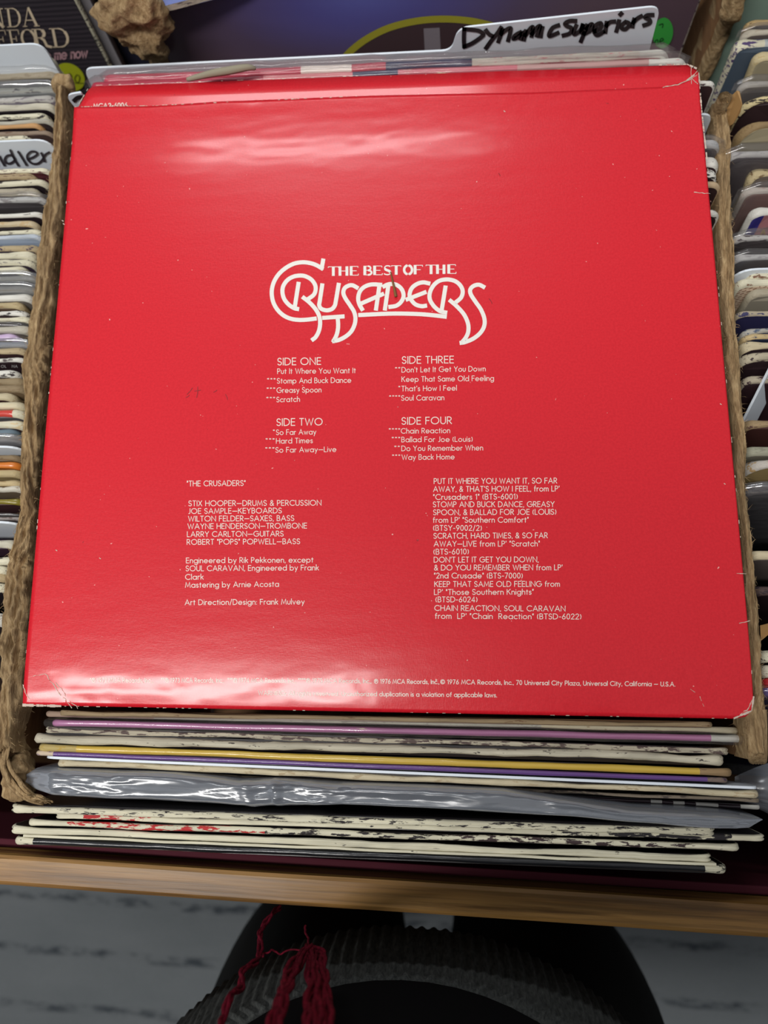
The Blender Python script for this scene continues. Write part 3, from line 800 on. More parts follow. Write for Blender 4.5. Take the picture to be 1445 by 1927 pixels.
logo(CB([(953,325),(913,570)]), False); logo(CB([(1003,462),(1070,520),(1140,600),(1180,690),(1183,770),(1160,830),(1118,882)]))
logo(CB([(1338,322),(1290,300),(1237,312),(1203,350),(1210,400),(1255,470),(1310,550),(1345,640),(1342,720),(1300,790),(1230,845),(1150,878),(1112,885)]))
logo(CB([(92,606),(400,592),(650,595),(800,605),(950,622)]))
attach(R.build('title_lettering', LOGO, None), red)
# catalogue number on the rear leaf, half covered by the front one
R = Ribbons()
def on_rear(p):
    q = U(p[0], p[1], HB); return Vector((q.x, q.y, Z0 + HB + .0006))
line(R, "MCA2-6006", 177, 240, 205, 203, 8, on_rear, .17)
attach(R.build('catalogue_number', LETTER, None), red)
# cracked and worn edges: bare board showing
BARE = paper_edge((236, 214, 196), (200, 60, 60), .25)
R = Ribbons(); rn = random.Random(12)
def crack(pts, w=1.0, jag=.8):
    P = []
    for a, b in zip(pts, pts[1:]):
        n = max(2, int(math.dist(a, b) / 5))
        for k in range(n): t = k / n; P.append((lerp(a[0], b[0], t) + rn.uniform(-jag, jag), lerp(a[1], b[1], t) + rn.uniform(-jag, jag)))
    P.append(pts[-1])
    for i in range(len(P) - 1):
        if rn.random() < .88: R.add([P[i], P[i + 1]], w * rn.uniform(.5, 1.3), on_cover, False)
crack([(84,1268),(94,1282),(106,1298),(116,1313),(131,1333)], 1.6, 1.6); crack([(97,1280),(112,1297),(124,1316),(142,1334)], 1.2, 2.2)
crack([(42,1288),(46,1303),(56,1321)], 1.2, .6); crack([(60,1272),(84,1268)], .8)
crack([(1299,128),(1300,160)], 1.0, .6); crack([(1246,166),(1275,161),(1298,152),(1311,143)], 1.3, .6); crack([(1302,150),(1312,160)], 1.2); crack([(1301,146),(1311,136)], .9)
crack([(1306,362),(1336,365)], 1.2); crack([(1386,1080),(1404,1080)], 1.); crack([(1390,1173),(1411,1168)], 1.2); crack([(1300,1296),(1318,1310),(1327,1330)], .8)
crack([(1395,1346),(1408,1336),(1417,1318)], 1.4, 1.2)
def edge_wear(p0, p1, dens, w):
    n = int(math.dist(p0, p1) / 6)
    for k in range(n):
        if rn.random() < dens:
            t = k / n; a = (lerp(p0[0], p1[0], t), lerp(p0[1], p1[1], t)); t2 = t + rn.uniform(.3, 1.) / n
            R.add([a, (lerp(p0[0], p1[0], t2), lerp(p0[1], p1[1], t2))], w * rn.uniform(.4, 1.2), on_cover, True)
edge_wear((1313.5,140),(1330,300),.7,2.6); edge_wear((1330,300),(1420,1322),.14,1.3); edge_wear((140.5,206),(40,1325),.07,1.2)
edge_wear((42,1327),(112,1329),1.,5.); edge_wear((112,1329),(400,1334),.4,1.4); edge_wear((400,1334),(1385,1353),.12,1.1); edge_wear((1385,1352),(1417,1338),1.,4.); edge_wear((1417,1338),(1420,1310),1.,3.5)
edge_wear((142,203.5),(300,200.5),.8,1.2); edge_wear((300,200),(700,181),.3,1.2); edge_wear((1292,153),(1313,138),.9,2.5)
for a, b in ((117,415),(119,421),(948,209),(105,1035),(187,1050),(1355,760),(1362,910)): R.add([(a, b), (a + 2.2, b + 1.5)], 1.4, on_cover, True)
attach(R.build('cracked_edges', BARE, None), red)['kind'] = 'stuff'
R = Ribbons()
def rear_w(p0, p1, dens, w):
    n = int(math.dist(p0, p1) / 6)
    for k in range(n):
        if rn.random() < dens:
            t = k / n; t2 = t + rn.uniform(.4, 1.) / n
            R.add([(lerp(p0[0], p1[0], t), lerp(p0[1], p1[1], t)), (lerp(p0[0], p1[0], t2), lerp(p0[1], p1[1], t2))], w * rn.uniform(.4, 1.2), on_rear, True)
rear_w((1240,124),(1292,122.5),.7,2); rear_w((1292,122.5),(1311,131),1.,3.5); rear_w((166,169),(146,203),.7,1.3); rear_w((182,162),(700,143.5),.25,1.2)
attach(R.build('worn_rim', BARE, None), red)['kind'] = 'stuff'
# smudges near the left edge of the track list
R = Ribbons()
for a, b, c, d in ((352,742,362,730),(372,728,370,748),(366,736,378,734),(402,738,408,734),(424,742,428,752),(350,748,356,744),(920,562,926,572),(938,326,941,331)):
    R.add([(a, b), ((a + c) / 2 + 1, (b + d) / 2), (c, d)], 1.0, on_cover, True)
attach(R.build('scuff_marks', plain('dark_red_scuff', (128, 30, 36), .6), None), red)['kind'] = 'stuff'
# a straw fibre lying on the title
pth = [on_cover(p) + Vector((0, 0, .0006)) for p in ((735,513),(738,528),(741,540),(745,560))]
stw = mesh('straw_fibre', *tube_geo(catmull(pth, 4), lambda t: .00025 + .0005 * t, 5), (plain('dry_straw', (128, 90, 44), .7),), None, True)
tag(stw, 'tiny brown straw fibre lying on the white title lettering', 'fibre')
# ------------------------------------------------------------------ records standing in and before the centre crate
HS = -0.02
def px_sleeve(label, l, r, thick_px, h=HS, **kw):
    P = U(l[0], l[1], h); Q = U(r[0], r[1], h)
    d = (CAM.z - Z0 - h) / -ray((l[0] + r[0]) / 2, (l[1] + r[1]) / 2).z
    return sleeve(label, P, Q, h, T=thick_px * d / F, **kw)
FR = 'worn sleeves standing in front of the red sleeve'
E_ = paper_edge
px_sleeve('brown card sleeve edge tucked right under the red sleeve front', (110,1342), (1341,1364), 8, -.0085, lean=5, face=(110,84,62), edge=E_((176,152,116),(120,92,66),.2), rough=1.2, group=FR)
px_sleeve('silver grey sleeve edge just below the red sleeve, above the pink one', (87,1343), (1388,1374), 10, -.0185, lean=5, face=(52,40,44), segs=[(0,E_((188,160,140),(150,126,110),.3)),(.16,E_((196,192,178),(150,146,136),.4)),(.72,E_((222,210,180),(160,140,110),.2))], group=FR, rough=.8)
px_sleeve('magenta pink spined sleeve wrapped in film below the red sleeve', (99,1360), (1396,1390), 12, HS, lean=5, face=(70,34,60), segs=[(0,glossy_edge((196,128,176),.05)),(.2,glossy_edge((190,122,168),.25)),(.955,E_(WHITE,(180,110,150),.2))], bag=FILM, group=FR, rough=.6)
px_sleeve('thin cream sleeve with dark flecks between pink and thick cream edges', (84,1374), (1370,1413), 9, HS, lean=5, face=(46,36,38), edge=E_((214,204,180),(96,80,76),.55), group=FR, rough=1.6, groove=True)
px_sleeve('thick frayed cream sleeve edge just above the gold spine', (66,1389), (1357,1428), 14, -.019, lean=5, face=(40,34,36), edge=E_((222,214,190),(60,52,50),.2), group=FR, rough=2.0)
px_sleeve('gold yellow spined sleeve below the red sleeve', (74,1406), (1375,1454), 12.5, HS, lean=5, face=(44,36,36), segs=[(0,E_((214,190,120),(180,150,70),.3)),(.05,glossy_edge((200,168,70),.12)),(.95,E_((170,140,100),(120,96,70),.3))], group=FR, rough=.6)
px_sleeve('purple spined sleeve directly below the gold one', (67,1417), (1369,1468), 8.5, HS, lean=5, face=(36,30,40), segs=[(0,E_((226,206,180),(120,90,140),.3)),(.02,glossy_edge((98,66,128),.08)),(.96,E_((140,120,110),(80,64,80),.4))], group=FR, rough=.5)
px_sleeve('cream sleeve edge between white card and plastic bagged record', (108,1435), (1425,1494), 11, -.021, lean=5, face=(42,36,36), edge=E_((224,210,176),(176,158,126),.4), group=FR, rough=1.6)
px_sleeve('grey brown double edge sleeve right behind the plastic bag', (112,1446), (1432,1507), 6, -.026, lean=5, face=(40,36,38), edge=E_((150,136,118),(84,74,68),.4), group=FR, rough=1.2)
px_sleeve('dark spined sleeve with pale bars at its right end behind the bag', (120,1452), (1432,1518), 6.5, -.03, lean=5, face=(40,34,38), segs=[(0,glossy_edge((60,70,84),.1)),(.74,glossy_edge((50,34,42),.1)),(.845,glossy_edge((206,204,198),.1)),(.865,glossy_edge((50,34,42),.1)),(.88,glossy_edge((200,198,192),.1)),(.895,glossy_edge((44,32,40),.1)),(.91,glossy_edge((200,198,192),.1)),(.93,glossy_edge((44,32,40),.1)),(.965,E_(WHITE,(80,70,60),.2))], group=FR, rough=1.)
# white divider card, seen on its upper edge only
l_, r_ = U(78, 1425, -.019), U(1428, 1483, -.019)
mid_ = l_.lerp(r_, .5)
divider('thin white divider card edge below the purple spine', round_poly([l_ + Vector((0, 0, -.012)), l_, r_, r_ + Vector((0, 0, -.012))], [.008, .004]), T=.0011, lean=5)
# record in a slack plastic bag
bt = [(48,1452),(62,1445),(180,1448),(330,1453),(450,1467),(520,1465),(640,1472),(800,1477),(950,1485),(1050,1500),(1200,1519),(1300,1524),(1380,1531),(1434,1541)]
bb = [(48,1478),(64,1489),(100,1498),(330,1508),(480,1519),(640,1514),(800,1522),(950,1531),(1050,1536),(1200,1547),(1330,1558),(1404,1560),(1434,1544)]
bagrec = px_sleeve('black record sleeve in a slack grey plastic bag across the crate front', (78,1472), (1400,1546), 7, -.026, lean=3, face=(30,30,34), edge=E_((92,96,104),(52,54,60),.4), name='bagged_record_sleeve')
NB, MB_ = 190, 26
def bagf(i, j):
    X = lerp(48, 1434, i / (NB - 1)); ty, by = polyline_y(bt, X), polyline_y(bb, X)
    t = j / (MB_ - 1)
    if t < .18: a, hh = 0, -.019 - .07 * ((.18 - t) / .18)
    elif t > .82: a, hh = 1, -.019 - .07 * ((t - .82) / .18)
    else:
        a = (t - .18) / .64; hh = -.019 + .0075 * (1 - abs(2 * a - 1) ** 5)
    inner = 1 if .18 <= t <= .82 else .3
    p = U(X, lerp(ty, by, a), -.017)
    s = p.x
    wr = .0009 * (1 - abs(nz(s * 16 + a * 1.5, a * 1.6 - s * 9, 4)) * 3) + .0012 * nz(s * 9, a * 1.1, 6) + .0011 * math.exp(-((a - .10) / .12) ** 2) * nz(s * 150, 2) + .0004 * (1 - abs(nz(s * 110 + a * 6, a * 4 - s * 30, 8)) * 4) * (1.6 if 440 < X < 660 or X < 260 else .5)
    for cx, wd, am in ((523, 5, .0045), (470, 9, .0022), (612, 12, .0012), (150, 8, .0012), (1045, 14, .001)):
        wr += am * math.exp(-(abs(X - cx - 10 * (a - .5)) / wd) ** 1.3) * (1 - .4 * a)
    seam = .0009 * math.exp(-((a - .82) / .03) ** 2)
    e = min(i, NB - 1 - i) / 8
    return (p.x, p.y + (.0006 * nz(s * 40, 3) if inner == 1 else 0), Z0 + hh + inner * (wr * .8 + seam) - (.006 * (1 - e) if e < 1 else 0))
vs, fs = grid(NB, MB_, bagf)
BAGM = NT('slack_grey_polythene'); BAGM.rough(.25); BAGM.base(srgb(158, 164, 174)); film_mix(BAGM, .46, .85, .24, .22)
BAGM.bump(BAGM.noise(BAGM.coord((30, 200, 200), False), 1, 2), .35, .002)
attach(mesh('plastic_bag', vs, fs, (BAGM.m,), None, True), bagrec)
# five sleeves between the crate and the pine rail
BL = (34, 30, 32)
px_sleeve('cream sleeve edge with black flecks, first one below the plastic bag', (22,1522), (1344,1566), 13, -.02, lean=1.5, face=BL, edge=E_(CREAM,(40,34,38),.42), group=FR, rough=1.1, groove=True, flare=1.3)
px_sleeve('cream sleeve with red paint at its left and black at its right end', (104,1535), (1437,1578), 11, -.021, lean=1.5, face=BL, segs=[(0,E_(CREAM,(190,40,44),.1)),(.035,E_(CREAM,(176,38,44),.85)),(.10,E_(CREAM,(176,38,44),.55)),(.14,E_(CREAM,(40,34,38),.1)),(.70,E_(CREAM,(36,32,36),.6)),(.8,E_(CREAM,(36,32,36),.95)),(.945,E_(CREAM,(36,32,36),.1))], group=FR, rough=1.0, groove=True)
px_sleeve('cream sleeve edge with red patches along its left third', (54,1548), (1390,1595), 11, -.02, lean=1.5, face=BL, segs=[(0,E_(CREAM,(180,40,44),.15)),(.05,E_(CREAM,(186,44,46),.62)),(.30,E_(CREAM,(186,44,46),.52)),(.345,E_(CREAM,(44,38,40),.55)),(.6,E_(CREAM,(60,44,46),.62)),(.93,E_(CREAM,(60,44,46),.1))], group=FR, rough=1.1)
px_sleeve('clean cream sleeve edge, second nearest to the pine rail', (22,1561), (1338,1617), 12, -.0205, lean=1.5, face=BL, edge=E_(CREAM,(60,54,50),.06), group=FR, rough=1.2, groove=True)
px_sleeve('glossy black spined sleeve with chipped ends, nearest to the pine rail', (29,1581), (1365,1637), 12, -.0205, lean=1.5, face=(26,26,28), segs=[(0,E_(CREAM,(40,36,38),.25)),(.022,glossy_edge((24,25,28),.02,(226,220,196))),(.97,E_(CREAM,(30,30,32),.5))], group=FR, rough=.8, flare=1.4)
_b = SLAST[-1]
bm = bmesh.new(); box_bm(bm, -_b['W'] / 2 + .004, _b['W'] / 2 - .004, _b['T'] / 2 + .0003, _b['T'] / 2 + .0013, _b['H'] - .03, _b['H'] + .0012)
bmesh.ops.subdivide_edges(bm, edges=[e for e in bm.edges if e.calc_length() > .2], cuts=50)
for v in bm.verts: v.co.z += .0004 * nz(v.co.x * 80, 4); v.co.y += .0004 * nz(v.co.x * 40, 8)
from_bm('cream_flap', bm, (E_(CREAM,(60,54,50),.1),), _b)

# ------------------------------------------------------------------ centre crate, far end
def right_end(label, xr, y, h, T, **kw):
    Q = U(xr, y, h); return sleeve(label, (Q.x - .312, Q.y + .006), (Q.x, Q.y), h, T, **kw)
CE = 'sleeve corners at the right of the red sleeve'
right_end('maroon black sleeve corner with white rim at upper right of the red sleeve', 1343, 157, -.008, .0028, lean=7, face=(62, 42, 46), edge=E_(WHITE,(70,50,54),.35), rr=.003, group=CE)
right_end('bagged silver record corner at right of red sleeve, below a white card', 1352, 272, -.0085, .004, lean=7, face=(120,116,120), edge=E_((206,206,206),(160,160,160),.3), bag=FILM, group=CE)
right_end('white frayed sleeve corner just below the bagged silver corner', 1350, 305, -.0085, .0042, lean=7, face=(60,44,48), edge=E_(WHITE,(120,110,110),.25), rough=2, group=CE)
right_end('white sleeve corner blotched with black, right of the red sleeve', 1347, 327, -.0085, .004, lean=7, face=(50,36,40), edge=E_(WHITE,(30,26,28),.6), rough=1.6, group=CE)
right_end('tan sleeve corner touching the right crate rim beside the red sleeve', 1353, 348, -.0088, .003, lean=7, face=(56,38,40), edge=E_((214,188,150),(160,130,96),.2), group=CE)
right_end('dark sleeve with torn white corner halfway down the right side', 1350, 402, -.009, .003, lean=7, face=(46,34,38), edge=E_(WHITE,(90,80,78),.3), rough=1.8, group=CE)
# clear-bagged sleeves right behind the red one
STR = [(0,glossy_edge((186,62,84),.2,(232,222,218))),(.36,glossy_edge((226,216,206),.25)),(.44,glossy_edge((190,70,84),.4)),(.5,glossy_edge((58,62,88),.2)),(.655,E_((232,224,210),(200,120,126),.3)),(.94,E_(WHITE,(200,180,160),.2))]
STR2 = [(0,glossy_edge((170,40,66),.18,(232,222,218))),(.3,glossy_edge((200,120,124),.3)),(.44,glossy_edge((70,70,92),.3)),(.52,glossy_edge((196,110,120),.4)),(.72,glossy_edge((190,150,146),.3)),(.93,E_(WHITE,(200,160,160),.3))]
P, Q = U(196, 150, -.012), U(1258, 101, -.012)
sleeve('bagged sleeve with red, white and navy spine behind the red sleeve', P, Q, -.012, .0048, lean=6, face=(150,60,72), segs=STR, rough=1.0, bag=film('thin_clear_film', (214,206,206), .03, .12), rr=.006)
P, Q = U(172, 162, -.012), U(1288, 116, -.012)
sleeve('bagged sleeve with faded pink spine touching the back of the red sleeve', P, Q, -.012, .0038, lean=6, face=(150,60,72), segs=STR2, rough=.8, bag=film('thin_clear_film', (214,206,206), .03, .12), group=None)
# strip of grey torn card over them
vs, fs = [], []
path = [U(352,150,-.003), U(395,139,.000), (U(430,133,.001)), U(465,127,.001), U(481,129,-.001)]
tube_geo(catmull(path, 7), lambda t: .0004 + .0016 * math.sin(math.pi * min(1, .12 + t * .8)), 6, vs, fs)
st_ = mesh('torn_card_strip', vs, fs, (plain('grey_torn_card', (150,142,122), .9),), None, True)
tag(st_, 'curled strip of grey torn card on the bagged sleeves behind the red one', 'scrap')

# lettered divider behind them
o0 = U(505, 111, -.010)
yd = o0.y + .0035
dn = Vector((0, -1, 0))
V = lambda a, b: UP(a, b, Vector((0, yd, 0)), dn)
body_l = [V(172,165), V(160,128)]
out = [V(176,170), V(158,128), V(849,94), V(862,52), V(1243,10), V(1218,108)]
outl = round_poly(out, [.005, .005, .006, .006])
dd, _ = divider('white divider card with a tab lettered Dynamic Superiors in black marker', outl, T=.0011)
R = Ribbons()
CD = lambda pts: [(840 + a / 3.36, b / 3.36) for a, b in pts]
on_d = lambda p: V(p[0], p[1]) + Vector((0, -.0010, 0))
def hand(pts, w=7.0, cv=None, fn=None):
    P = [(p.x, p.y) for p in catmull([Vector((a, b, 0)) for a, b in (cv or CD)(pts)], 5)]
    R.add(P, w, fn or on_d, True)
for p_ in ([(112,172),(110,232),(112,285)],[(112,285),(165,262),(222,222),(232,205),(205,185),(150,176),(112,174)],[(250,182),(268,205),(290,218)],[(345,165),(318,205),(285,245),(250,294)],
 [(352,178),(342,215),(328,252)],[(345,205),(378,178),(404,168),(404,190),(390,245)],[(468,194),(436,212),(424,234),(450,226),(478,200),(470,236)],[(502,186),(496,212),(490,240)],[(498,215),(530,170),(546,164),(538,218)],
 [(540,205),(574,162),(592,158),(572,216)],[(606,164),(600,190),(596,220)],[(708,150),(672,165),(650,200),(654,218),(704,198)],[(816,122),(778,122),(750,138),(760,154),(790,168),(780,200),(738,214)],
 [(820,152),(804,190),(812,206),(846,182),(860,148)],[(862,150),(852,190),(862,198)],[(888,150),(870,200),(850,250)],[(884,172),(912,144),(922,150),(910,182),(872,204)],[(936,188),(976,164),(974,136),(944,150),(934,190),(954,212),(992,192)],
 [(1012,132),(1008,164),(1004,192)],[(1010,152),(1034,130),(1062,126)],[(1090,122),(1084,152),(1074,186)],[(1098,82),(1106,74)],[(1132,128),(1112,146),(1108,168),(1130,174),(1154,152),(1152,136),(1132,128)],
 [(1186,112),(1180,132),(1176,158)],[(1180,134),(1204,108),(1232,92)],[(1304,84),(1270,86),(1256,100),(1284,116),(1284,136),(1248,150)]): hand(p_, 8.0)
attach(R.build('marker_lettering', INK, None), dd)
# divider poking out at the left, its lettering hidden but for one stroke
yl = U(140, 178, -.004).y; VL = lambda a, b: UP(a, b, Vector((0, yl, 0)), Vector((0, -1, 0)))
dl, _ = divider('white divider card corner with one black stroke left of the red sleeve top', round_poly([VL(158,222), VL(123,178), VL(152,173), VL(176,206), VL(420,206), VL(420,214)], [.0045, .001, .001, .002]), T=.0011)
R = Ribbons(); on_l = lambda p: VL(p[0], p[1]) + Vector((0, -.0010, 0))
hand([(140,186),(146,181),(154,180),(158,184)], 8, lambda p: p, on_l); hand([(152,190),(157,188)], 5, lambda p: p, on_l)
attach(R.build('marker_lettering', INK, None), dl)
yq = U(1330, 218, -.0105).y; VR = lambda a, b: UP(a, b, Vector((0, yq, 0)), Vector((0, -1, 0)))
divider('plain white divider card corner at the right of the red sleeve', round_poly([VR(900,239), VR(900,229), VR(1341,214), VR(1322,262)], [.002, .005]), T=.0011)
# ------------------------------------------------------------------ left crate
LG = 'worn record sleeves in the left crate'
def left_row(y, xe, T, label, face=(44,36,40), edge=None, h=-.02, lean=7, **kw):
    Q = U(xe, y, h); kw.setdefault('rr', .0042); kw.setdefault('rough', 1.4)
    return sleeve(label, (Q.x - .312, Q.y - .002), (Q.x, Q.y), h, T, lean=lean, face=face, edge=edge or E_(CREAM,(44,36,40),.3), group=LG, **kw)
GL_ = (204, 200, 184)
LROWS = [
 (112,97,.0042,'pale cream sleeve edge under the blank white card of the left crate',(90,80,70),E_(CREAM,(200,190,160),.3),{}),
 (126,101,.0040,'cream and tan sleeve edge, second below the blank white card at left',(90,80,70),E_((226,216,186),(170,150,120),.4),{}),
 (140,106,.0044,'smoky bagged tan sleeve, third below the blank white card at left',(110,100,88),E_((190,176,150),(150,136,112),.4),dict(bag=FILM)),
 (168,111,.0040,'grey bagged sleeve with dark flecks behind it near the left crate back',(150,152,150),E_((190,190,180),(60,52,54),.45),dict(bag=FILMG)),
 (186,102,.0038,'violet grey sleeve with a worn edge in the left crate',(74,64,76),E_((196,192,186),(100,90,100),.5),dict(rough=2)),
 (200,99,.0044,'pale grey cream sleeve edge above a black gap in the left crate',(36,28,32),E_((216,210,190),(170,164,146),.3),dict(groove=True)),
 (218,88,.0032,'cream chipped sleeve above the pale one in the left crate',(36,28,32),E_(CREAM,(40,32,34),.45),dict(rough=1.5)),
 (228,96,.0030,'pale grey thin sleeve edge above the orange tan one at left',(60,50,50),E_(GL_,(160,150,130),.3),{}),
 (237,76,.0032,'orange tan sleeve edge in the left crate',(36,28,32),E_((216,166,110),(190,140,90),.3),{}),
 (250,96,.0026,'brown grey sleeve edge below the orange tan one at left',(70,50,44),E_((160,140,120),(110,86,70),.4),{}),
 (259,56,.0034,'short cream sleeve edge with black chips above the ndler card',(36,28,32),E_(CREAM,(40,32,34),.5),{}),
 (320,92,.0030,'cream torn edge sleeve with maroon face right below the ndler card',(88,44,50),E_(CREAM,(92,44,50),.4),dict(rough=1.6)),
 (332,62,.0034,'tan sleeve edge, second below the ndler card',(46,34,38),E_((190,168,130),(120,96,76),.4),{}),
 (344,84,.0036,'bright cream sleeve edge, third below the ndler card',(40,32,36),E_(CREAM,(44,36,38),.25),dict(rough=1.6)),
 (361,69,.0038,'grey cream frayed sleeve edge, fourth below the ndler card',(60,52,54),E_((200,190,168),(130,120,106),.35),dict(rough=2)),
 (375,83,.0036,'silver bagged sleeve with charcoal face in the left crate',(74,68,72),E_((206,206,204),(130,126,126),.4),dict(bag=FILM)),
 (404,80,.0026,'thin white edged sleeve with black face in the left crate',(48,38,42),E_(WHITE,(60,50,52),.35),{}),
 (421,66,.0034,'tan and white stepped sleeve edge in the left crate',(42,32,36),E_((224,206,170),(186,160,120),.45),{}),
 (436,76,.0032,'cream sleeve edge right above the light blue face at left',(60,50,50),E_(CREAM,(120,110,96),.3),{}),
 (445,74,.0030,'light blue sleeve face in the left crate',(176,192,214),E_((210,220,232),(176,192,214),.4),dict(h=-.018)),
 (467,71,.0032,'tan torn sleeve with dark purple face below the light blue one',(56,44,66),E_((196,176,138),(60,46,70),.4),dict(rough=1.8)),
 (481,61,.0042,'thick cream sleeve edge below the purple one at left',(60,50,54),E_(CREAM,(180,170,146),.3),dict(groove=True)),
 (494,60,.0034,'cream sleeve edge dotted with purple in the left crate',(58,46,64),E_(CREAM,(64,50,72),.4),{}),
 (508,46,.0048,'thick cream short sleeve with a purple face above grey bags',(58,46,66),E_(CREAM,(190,180,150),.3),dict(rough=1.6)),
 (524,67,.0034,'grey bagged sleeve, upper of the two above the white edge at left',(130,130,128),E_((176,176,170),(140,140,136),.4),dict(bag=FILMG)),
 (543,65,.0034,'grey bagged sleeve, lower of the two above the white edge at left',(130,130,128),E_((170,170,166),(130,130,128),.4),dict(bag=FILMG)),
 (560,57,.0036,'clean white sleeve edge below the grey bags at left',(110,104,98),E_(WHITE,(200,196,186),.2),{}),
 (574,40,.0046,'tan frayed sleeve edge with rounded corner at left',(92,72,54),E_((210,190,146),(160,136,100),.45),dict(rough=2)),
 (589,47,.0034,'white sleeve with black flecks in the middle of the left crate',(60,46,46),E_(WHITE,(40,34,36),.5),{}),
 (600,54,.0036,'cream sleeve edge above a dark gap in the middle of the left crate',(40,32,36),E_(CREAM,(170,160,136),.35),dict(rough=1.5)),
 (620,55,.0040,'pale bagged cream sleeve above the lilac one at left',(120,110,96),E_((220,214,196),(180,172,150),.3),dict(bag=FILM)),
 (635,30,.0036,'lilac edged short sleeve in the left crate',(116,96,40),glossy_edge((196,172,206),.3),{}),
 (648,56,.0040,'blue grey bagged sleeve below the lilac one at left',(130,136,148),E_((180,186,196),(140,146,158),.3),dict(bag=FILMG)),
 (660,46,.0036,'tan sleeve edge with dark brown face above two black ones at left',(64,44,46),E_((204,184,146),(100,80,66),.35),{}),
 (677,46,.0026,'white edged black sleeve printed with tiny pale letters at left',(56,40,44),E_(WHITE,(90,80,80),.3),{}),
 (704,29,.0034,'white edged black sleeve below the one with tiny letters',(50,36,40),E_(WHITE,(50,40,42),.45),{}),
 (717,42,.0036,'brown card sleeve edge, upper of two at left',(120,100,76),E_((166,146,112),(128,108,80),.4),{}),
 (731,44,.0036,'brown card sleeve edge, lower of two at left',(120,100,76),E_((160,140,108),(128,108,80),.4),{}),
 (747,23,.0040,'short cream sleeve with maroon face at left',(70,38,44),E_((226,212,176),(170,150,116),.3),{}),
 (763,42,.0046,'thick pale buff boxed sleeve edge at left',(170,160,130),E_((226,216,184),(206,194,160),.4),dict(rough=.5)),
 (778,41,.0040,'grey sleeve with a red corner at left',(110,106,108),None,dict(segs=[(0,glossy_edge((128,126,130),.2)),(.93,glossy_edge((196,64,54),.2)),(.975,E_(CREAM,(190,70,60),.2))])),
 (799,41,.0040,'cream sleeve with dark brown face below the red cornered one',(72,48,48),E_(CREAM,(210,190,150),.4),{}),
 (814,30,.0034,'slate blue sleeve edge at left',(84,102,118),E_((116,136,150),(90,108,122),.4),{}),
 (827,36,.0036,'grey film covered sleeve above a rounded white card at left',(120,112,112),E_((170,164,160),(120,112,112),.4),dict(bag=FILMG)),
 (861,34,.0036,'brown frayed sleeve edge below a rounded white card at left',(110,90,66),E_((150,128,96),(110,90,66),.4),dict(rough=1.8)),
 (874,34,.0034,'bright orange sleeve edge at left',(170,96,36),glossy_edge((206,118,44),.05),{}),
 (891,36,.0046,'smooth tan sleeve edge right below the orange one',(150,130,92),E_((206,186,140),(180,158,112),.3),dict(rough=.5)),
 (909,39,.0036,'tan sleeve edge, second below the orange one',(140,116,84),E_((214,192,146),(160,134,96),.4),{}),
 (921,40,.0048,'whitish fuzzy sleeve edge above the dark brown face at left',(120,104,84),E_((226,220,204),(150,130,104),.3),dict(rough=2.2)),
 (944,40,.0028,'dark brown sleeve with a thin olive edge at left',(74,48,50),glossy_edge((128,116,40),.05),{}),
 (976,41,.0034,'film covered brown sleeve above the lowest white card at left',(96,72,66),E_((206,196,190),(120,96,88),.4),dict(bag=FILM)),
 (1024,28,.0044,'cream fuzzy sleeve with purple face below the lowest white card',(74,50,66),E_((222,216,196),(130,110,100),.3),dict(rough=2)),
 (1057,25,.0040,'cream sleeve edge above the widest torn pulp at left',(60,50,52),E_(CREAM,(60,52,54),.25),{}),
 (1072,12,.0038,'short cream sleeve beside the widest torn pulp at left',(50,42,46),E_(CREAM,(60,52,54),.3),{}),
 (1088,10,.0036,'tan sleeve edge beside the torn pulp, third from the crate front',(50,42,46),E_((214,190,146),(120,96,76),.3),{}),
 (1106,8,.0038,'cream sleeve edge beside the torn pulp, second from the crate front',(50,42,46),E_(CREAM,(50,42,46),.4),{}),
 (1166,4,.0048,'white frayed sleeve edge, nearest the front of the left crate',(60,50,54),E_(WHITE,(150,140,130),.3),dict(rough=2)),
]
def fit_T(rows, extra, k):
    ys = sorted([r[0] for r in rows] + extra); out = []
    for r in rows:
        i = ys.index(r[0]); c = U(722, r[0], -.02).y
        g = min([abs(U(722, ys[j], -.02).y - c) for j in (i - 1, i + 1) if 0 <= j < len(ys)])
        out.append(max(.0012, min(r[2] * .92, g * k)))
    return out
for (y, xe, T, lab, fc, ed, kw), T in zip(LROWS, fit_T(LROWS, [81, 840, 982], .84)):
    o_ = left_row(y, xe, T, lab, fc, ed, **kw)
    if y == 677: TINY = o_
def lcard(label, y, xe, hup, T=.0011, R_=.008, slope=0., lean=7):
    q = U(xe, y, hup); p = Vector((q.x - .30, q.y - slope, q.z))
    up = Vector((0, math.sin(math.radians(lean)), math.cos(math.radians(lean))))
    pts = round_poly([p - up * .03, p, q, q - up * .05 + Vector((.0016, 0, 0))], [.004, R_])
    return divider(label, pts, T, lean=lean), q, up
lcard('blank white divider card at the back of the left crate', 81, 80, -.002, R_=.007)
(dc, nc), qc, upc = lcard('white divider card lettered ndler in black marker in the left crate', 262, 92, -.009, R_=.008)
R = Ribbons()
fn = lambda p: UP(p[0], p[1], qc, nc) + Vector((0, -.0011, .0003))
CC = lambda pts: [(a / 7.1375, 60 + b / 7.1375) for a, b in pts]
